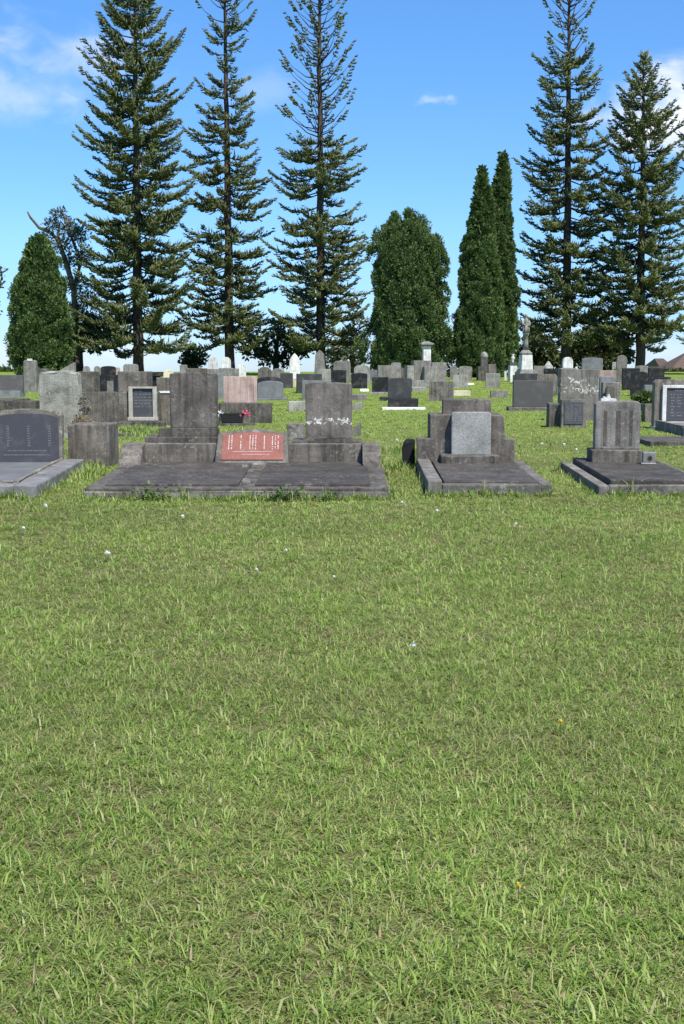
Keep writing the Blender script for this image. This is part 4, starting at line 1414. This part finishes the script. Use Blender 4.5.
def broad_tree(name, label, px, D, clumps, mat, limbs, leaf=.3, per=260, trunk_r=.2, bark=BARK, cat='tree', group=None, asp=.3, flat=.7):
    """clumps: [(px, py, radius px)], limbs: [[(px, py), ...]] in the picture's rows and columns"""
    zg = gf(D)
    base = pix(px, 372, D)
    root = empty(name, (base.x, D, zg))
    tag(root, label, cat, group)
    u = D / FPX
    Ps, Ns = [], []
    for (x, y, r) in clumps:
        c = pix(x, y, D); n = int(per * (r / 10.) ** 1.6) + 30
        cc = np.array([c.x - base.x, RNG.uniform(-1, 1) * r * u * .6, c.z - zg])
        q = RNG.normal(0, 1, (n, 3)); q /= np.linalg.norm(q, axis=1, keepdims=True)
        Ps.append(cc + q * r * u * RNG.uniform(.25, 1.05, (n, 1)) * np.array([[1, 1, flat]])); Ns.append(q)
    P = np.concatenate(Ps); P[:, 2] = np.maximum(P[:, 2], .03)
    V, Q = leaf_cloud(P, np.concatenate(Ns), leaf, asp, .25, .6)
    np_mesh('crown', V, Q, np.zeros((0, 3), int), mat, root)
    m = MB()
    for li, pl in enumerate(limbs):
        pts = []
        for i, (x, y) in enumerate(pl):
            c = pix(x, y, D)
            pts.append((c.x - base.x, 0.25 * math.sin(li * 2.1) * i, (c.z - zg) if not (li == 0 and i == 0) else -.3))
        r0 = trunk_r if li == 0 else trunk_r * .5
        m.tube(pts, [r0 * (1 - .62 * i / max(1, len(pts) - 1)) for i in range(len(pts))], 7)
    m.build('trunk', bark, root, smooth=True)
    return root


broad_tree('gum_tree', 'ragged gum tree with broken pale limbs behind the round conifer', 76, 84,
           [(60, 215, 8), (52, 226, 8), (68, 228, 12), (80, 235, 12), (62, 245, 12), (84, 255, 12), (70, 262, 12), (76, 285, 12), (46, 238, 8), (88, 300, 14), (74, 310, 12), (95, 320, 13), (62, 330, 10)], GUM,
           [[(77, 375), (76, 330), (74, 290), (66, 262), (58, 240), (50, 232)], [(74, 290), (80, 262), (70, 236), (62, 214)], [(50, 232), (40, 228), (32, 218), (30, 213)], [(66, 262), (58, 236), (60, 222)], [(70, 236), (66, 222), (68, 218)]],
           .26, 300, .27, BARK_P, asp=.16)
broad_tree('oak_tree', 'leafy tree whose dark trunk stands behind the lichen coated rock', 76, 78,
           [(60, 345, 13), (78, 335, 14), (92, 343, 13), (70, 355, 10), (95, 326, 10), (104, 335, 9), (84, 320, 12), (56, 358, 9)], DARKB,
           [[(77, 377), (77, 362), (78, 345), (80, 325)], [(77, 358), (66, 350), (58, 345)], [(78, 350), (90, 342), (98, 338)]], .3, 190, .5)
broad_tree('grey_tree', 'grey green tree leaning in at the picture edge behind the round conifer', -14, 90,
           [(-4, 272, 9), (-14, 266, 14), (-22, 285, 16), (-3, 285, 7), (-16, 310, 16)], GUM, [[(-14, 378), (-14, 330), (-16, 290), (-10, 270)]], .28, 120, .3)
broad_tree('young_pine', 'low spreading young tree between the second and third pines', 275, 84,
           [(262, 345, 13), (278, 338, 14), (292, 345, 14), (270, 358, 12), (288, 360, 13), (252, 352, 10), (303, 350, 10), (246, 340, 8), (279, 325, 8)], DARKB,
           [[(276, 378), (276, 355), (278, 335)], [(276, 362), (262, 350)], [(276, 360), (292, 348)]], .34, 120, .25)
broad_tree('olive_tree', 'light green loose tree between the third pine and the round cypress', 352, 88,
           [(350, 335, 13), (358, 320, 10), (345, 350, 14), (360, 345, 10), (354, 305, 7), (338, 355, 12), (358, 360, 12), (330, 362, 10)], GUM,
           [[(352, 378), (352, 350), (354, 318)], [(352, 355), (342, 345)]], .3, 130, .2)
broad_tree('evergreen_shrub', 'small dark evergreen shrub on the skyline left of the marble stones'.replace('left of', 'beside'), 193, 86,
           [(193, 352, 9), (190, 360, 10), (199, 359, 9), (193, 366, 11)], DARKB, [[(194, 378), (194, 356)]], .28, 220, .12, cat='shrub')
broad_tree('dark_tree', 'dense dark evergreen filling the gap between the last two pines', 598, 88,
           [(590, 335, 15), (605, 330, 13), (618, 345, 13), (600, 350, 17), (582, 350, 14), (612, 360, 15), (592, 363, 14), (572, 358, 13), (626, 355, 8), (600, 318, 9), (560, 362, 11)], DARKB,
           [[(598, 378), (598, 350), (600, 325)], [(598, 360), (585, 345)], [(598, 358), (614, 345)]], .34, 230, .3)
broad_tree('dark_tree', 'dark evergreen mass directly behind the statue column', 540, 88,
           [(532, 345, 13), (545, 350, 14), (536, 330, 9), (552, 360, 13), (540, 364, 13), (528, 362, 12), (522, 355, 9)], DARKB,
           [[(540, 378), (540, 350), (538, 335)], [(540, 360), (550, 350)]], .34, 230, .3)
broad_tree('hedge', 'low sunlit green hedge beyond the blue grey slab headstone', 2, 96, [(2, 372, 7), (-8, 371, 7), (11, 373, 6), (-16, 372, 7), (17, 375, 5)], BUSH, [[(2, 380), (2, 372)]], .26, 300, .08, cat='hedge')
broad_tree('hedge', 'low dark clipped hedge beneath the brown house roofs', 676, 98, [(664, 372, 5), (672, 372, 5), (680, 372, 5), (688, 372, 5), (696, 372, 5)], DARKB, [[(676, 380), (676, 372)]], .22, 420, .08, cat='hedge')
broad_tree('garden_bush', 'small bright green bush beside the big framed headstone', 644, 27.5, [(638, 399, 6), (645, 397, 7), (652, 400, 6), (643, 404, 6), (650, 405, 6)], BUSH, [[(645, 416), (645, 400)]], .09, 420, .03, cat='bush')
# dry sprig of flowers by the lichen rock
broad_tree('dried_flower_bunch', 'withered brown and white flower bunch beside the lichen coated rock', 84, 19.3, [(83, 401, 6), (86, 410, 5)], plain('dry_flowers', (.16, .14, .10)), [[(85, 430), (84, 405)]], .045, 150, .015, cat='flowers')
broad_tree('dry_weed', 'rusty dry weed at the foot of the lichen coated rock', 80, 19.2, [(80, 418, 6), (87, 422, 6), (76, 425, 6)], plain('rust_weed', (.26, .17, .09)), [[(82, 432), (82, 420)]], .05, 160, .012, cat='weed', asp=.12)

# broad-leaved weeds growing against the front edge of the double grave
for (px, n_, lab) in ((150, 34, 'green weed clump against the double grave below its taller headstone'), (283, 48, 'larger leafy weed clump against the double grave below the red plaque'), (330, 12, 'smallest leafy weed against the double grave below the lichen banded tablet')):
    D = 10.93
    c = pix(px, 498, D)
    nn = n_ * 4
    P = np.stack([RNG.normal(0, .10 if n_ > 20 else .05, nn), RNG.uniform(-.06, .03, nn), np.abs(RNG.normal(.03, .04, nn))], 1)
    V, Q = leaf_cloud(P, RNG.normal(0, 1, (nn, 3)) * .6 + np.array([[0, -.6, .3]]), .04, .3, .4, .4)
    w = np_mesh('weed', V, Q, np.zeros((0, 3), int), leaf_mat('weed_leaves', (.06, .10, .03), (.10, .16, .04), (.15, .22, .065), .25))
    w.location = (c.x, D, gf(D))
    tag(w, lab, 'weed')

grow_grass()

# ------------------------------------------------------------------ small lawn flowers
def flower(name, label, px, py, petal, r, group=None):
    r *= .72
    D = Dof(py)
    c = pix(px, py, D)
    hgt = .05
    D2 = D + .12
    o = empty(name, (pix(px, py, D2).x, D2, gf(D2)))
    tag(o, label, 'flower', group)
    z = max(.055, pix(px, py, D2).z - gf(D2))
    MB().tube([(0.004, 0, -.02), (0, .002, z * .6), (0, 0, z)], [.0016, .0014, .0012], 5).build('stem', STEMG, o)
    m = MB()
    bloom(m, Vector((0, 0, z + r * .4)), r, 34)
    m.build('bloom', petal, o)
    return o


WG = 'small white clover flowers scattered over the lawn'
LW = 'small white clover flower head standing in the open lawn'
for (px, py, r) in ((24, 539, .020), (46, 515, .021), (183, 527, .019), (286, 562, .013), (257, 583, .011), (402, 511, .014), (437, 520, .014), (516, 534, .012), (334, 590, .010), (450, 455, .018), (564, 450, .028), (576, 455, .022), (542, 449, .024), (397, 445, .026), (405, 459, .024), (407, 466, .02), (600, 431, .025)):
    flower('clover_flower', LW, px, py, PETAL_W, r, WG)
flower('clover_flower', 'largest white flower head in the lawn before the double grave', 108, 566, PETAL_W, .022)
flower('daisy_flower', 'white daisy alone in the middle of the lawn', 413, 664, PETAL_W, .015)
flower('dandelion_flower', 'single yellow dandelion low in the lawn', 560, 747, PETAL_Y, .010)
flower('dandelion_flower', 'small orange petal flower in the nearest grass', 518, 928, PETAL_Y, .007)

# ------------------------------------------------------------------ houses beyond the crest
ROOF = stone_mat('brown_roof_tiles', (.105, .072, .055), (.07, .048, .036), (.14, .098, .076), .2, .1)
BRICK = stone_mat('cream_brick', (.42, .36, .27), (.33, .28, .21), (.5, .43, .33), .1, 0)
GLASS = polished_mat('window_glass', (.03, .035, .04), .1, .1)


def house(label, px0, px1, y_eave, y_ridge, D, ridge_px):
    zg = gf(D)
    a, b = pix(px0, y_eave, D).x, pix(px1, y_eave, D).x
    c = (a + b) / 2
    root = empty('house', (c, D, zg))
    tag(root, label, 'house')
    ze, zr = pix(CX, y_eave, D).z - zg, pix(CX, y_ridge, D).z - zg
    w = (b - a) / 2
    dep = 8.0
    MB().box(-w + .4, w - .4, .4, dep - .4, -.5, ze + .02).build('wall', BRICK, root)
    rp = (pix(ridge_px[0], 360, D).x - c, pix(ridge_px[1], 360, D).x - c)
    rf = MB()
    rf.add([(-w, 0, ze), (w, 0, ze), (w, dep, ze), (-w, dep, ze), (rp[0], dep / 2, zr), (rp[1], dep / 2, zr)], [(0, 1, 5, 4), (1, 2, 5), (2, 3, 4, 5), (3, 0, 4), (3, 2, 1, 0)])
    rf.build('roof', ROOF, root)
    for fx in (-.5, .45):
        wd = MB()
        wd.box(fx * w - .6, fx * w + .6, .36, .42, ze - 1.7, ze - .5)
        wn = wd.build('window', GLASS, root)
        MB().box(fx * w - .7, fx * w + .7, .3, .41, ze - 1.8, ze - 1.71).build('sill', BRICK, wn)
    return root


house('larger house with wide brown hipped roof beyond the hedge', 671, 760, 369, 351, 150, (696, 735))
house('smaller house with low brown roof next to the black square headstone', 659, 673, 366, 358.2, 165, (662, 671))

# ------------------------------------------------------------------ light
sd = Vector((.50, -.86, 0)).normalized()
EL = R(57)
sunv = Vector((sd.x * math.cos(EL), sd.y * math.cos(EL), math.sin(EL)))
ld = bpy.data.lights.new('sun', 'SUN')
ld.energy = 5.0
ld.angle = R(.5)
ld.color = (1, .94, .83)
so = bpy.data.objects.new('sun', ld)
C.objects.link(so)
so.rotation_euler = (-sunv).to_track_quat('-Z', 'Y').to_euler()
so.location = (20, -20, 40)

wld = bpy.data.worlds.new('World')
scn.world = wld
wld.use_nodes = True
wt = wld.node_tree
wt.nodes.clear()
N, Lk = wt.nodes, wt.links
out = N.new('ShaderNodeOutputWorld')
bgn = N.new('ShaderNodeBackground')
sky = N.new('ShaderNodeTexSky')
sky.sky_type = 'NISHITA'
sky.sun_disc = False
sky.sun_elevation = EL
sky.sun_rotation = math.atan2(sunv.x, sunv.y)
sky.air_density = 1.0
sky.dust_density = 0.0
sky.ozone_density = 3.2
sky.altitude = 60
tc = N.new('ShaderNodeTexCoord')


def wmath(op, a, b=0.0, clamp=False):
    n = N.new('ShaderNodeMath'); n.operation = op; n.use_clamp = clamp
    for s, v in zip(n.inputs, (a, b)):
        if isinstance(v, (int, float)): s.default_value = v
        else: Lk.new(v, s)
    return n.outputs[0]


def cloud(px, py, rx, rz, gain, nscale, thr, soft):
    """one cloud: a soft patch of sky round a direction, broken up by noise"""
    d = (pix(px, py, 100) - cam.location).normalized()
    sb = N.new('ShaderNodeVectorMath'); sb.operation = 'SUBTRACT'
    Lk.new(tc.outputs['Generated'], sb.inputs[0]); sb.inputs[1].default_value = d
    ml = N.new('ShaderNodeVectorMath'); ml.operation = 'MULTIPLY'
    Lk.new(sb.outputs[0], ml.inputs[0]); ml.inputs[1].default_value = (1 / rx, 1 / max(rx, rz), 1 / rz)
    ln = N.new('ShaderNodeVectorMath'); ln.operation = 'LENGTH'
    Lk.new(ml.outputs[0], ln.inputs[0])
    fall = wmath('SUBTRACT', 1.0, ln.outputs['Value'], True)
    mp = N.new('ShaderNodeMapping'); mp.inputs['Scale'].default_value = (1, 1, 1.7); mp.inputs['Location'].default_value = (px * .01, py * .013, 0)
    mp.inputs['Rotation'].default_value = (0, R(24), 0)
    Lk.new(tc.outputs['Generated'], mp.inputs['Vector'])
    nz = N.new('ShaderNodeTexNoise'); nz.inputs['Scale'].default_value = nscale; nz.inputs['Detail'].default_value = 7; nz.inputs['Roughness'].default_value = .52; nz.inputs['Distortion'].default_value = .3
    Lk.new(mp.outputs['Vector'], nz.inputs['Vector'])
    v = wmath('ADD', wmath('MULTIPLY', nz.outputs['Fac'], 1.0), wmath('MULTIPLY', fall, .55))
    mr = N.new('ShaderNodeMapRange'); mr.interpolation_type = 'SMOOTHERSTEP'
    for k, val in (('From Min', thr), ('From Max', thr + soft), ('To Min', 0), ('To Max', gain)):
        mr.inputs[k].default_value = val
    Lk.new(v, mr.inputs['Value'])
    edge = wmath('MULTIPLY', fall, 4.0, True)
    return wmath('MULTIPLY', mr.outputs[0], edge)


cl = [cloud(10, 100, .10, .045, .55, 13, .64, .6), cloud(60, 62, .16, .06, .40, 24, .68, .5), cloud(660, 125, .10, .06, .95, 16, .60, .4), cloud(434, 100, .024, .008, .26, 80, .66, .4), cloud(262, 92, .05, .035, .16, 22, .6, .5), cloud(640, 350, .12, .03, .3, 18, .66, .5), cloud(120, 352, .2, .04, .4, 16, .68, .5)]
tot = cl[0]
for c_ in cl[1:]:
    tot = wmath('MAXIMUM', tot, c_)
hs_ = N.new('ShaderNodeHueSaturation')
hs_.inputs['Saturation'].default_value = 1.15
hs_.inputs['Value'].default_value = 1.0
Lk.new(sky.outputs[0], hs_.inputs['Color'])
mxn = N.new('ShaderNodeMix'); mxn.data_type = 'RGBA'
Lk.new(tot, mxn.inputs['Factor'])
tint = N.new('ShaderNodeMix'); tint.data_type = 'RGBA'; tint.blend_type = 'MULTIPLY'
tint.inputs['Factor'].default_value = 1
sz = N.new('ShaderNodeSeparateXYZ'); Lk.new(tc.outputs['Generated'], sz.inputs[0])
trp = N.new('ShaderNodeValToRGB')
trp.color_ramp.elements[0].position = 0.0; trp.color_ramp.elements[0].color = (.40, .565, .98, 1)
trp.color_ramp.elements[1].position = .30; trp.color_ramp.elements[1].color = (.70, .93, 1.12, 1)
e_ = trp.color_ramp.elements.new(.10); e_.color = (.59, .79, 1.06, 1)
Lk.new(sz.outputs['Z'], trp.inputs['Fac'])
Lk.new(trp.outputs['Color'], tint.inputs['B'])
Lk.new(hs_.outputs[0], tint.inputs['A'])
Lk.new(tint.outputs['Result'], mxn.inputs['A'])
mxn.inputs['B'].default_value = (6.5, 6.7, 8.0, 1)
Lk.new(mxn.outputs['Result'], bgn.inputs['Color'])
bgn.inputs['Strength'].default_value = .128
Lk.new(bgn.outputs[0], out.inputs['Surface'])

vs = scn.view_settings
vs.view_transform = 'Standard'
vs.look = 'None'
vs.gamma = 1
vs.exposure = 0.42
vs.use_curve_mapping = False
scn.cycles.max_bounces = 8
scn.cycles.transparent_max_bounces = 6
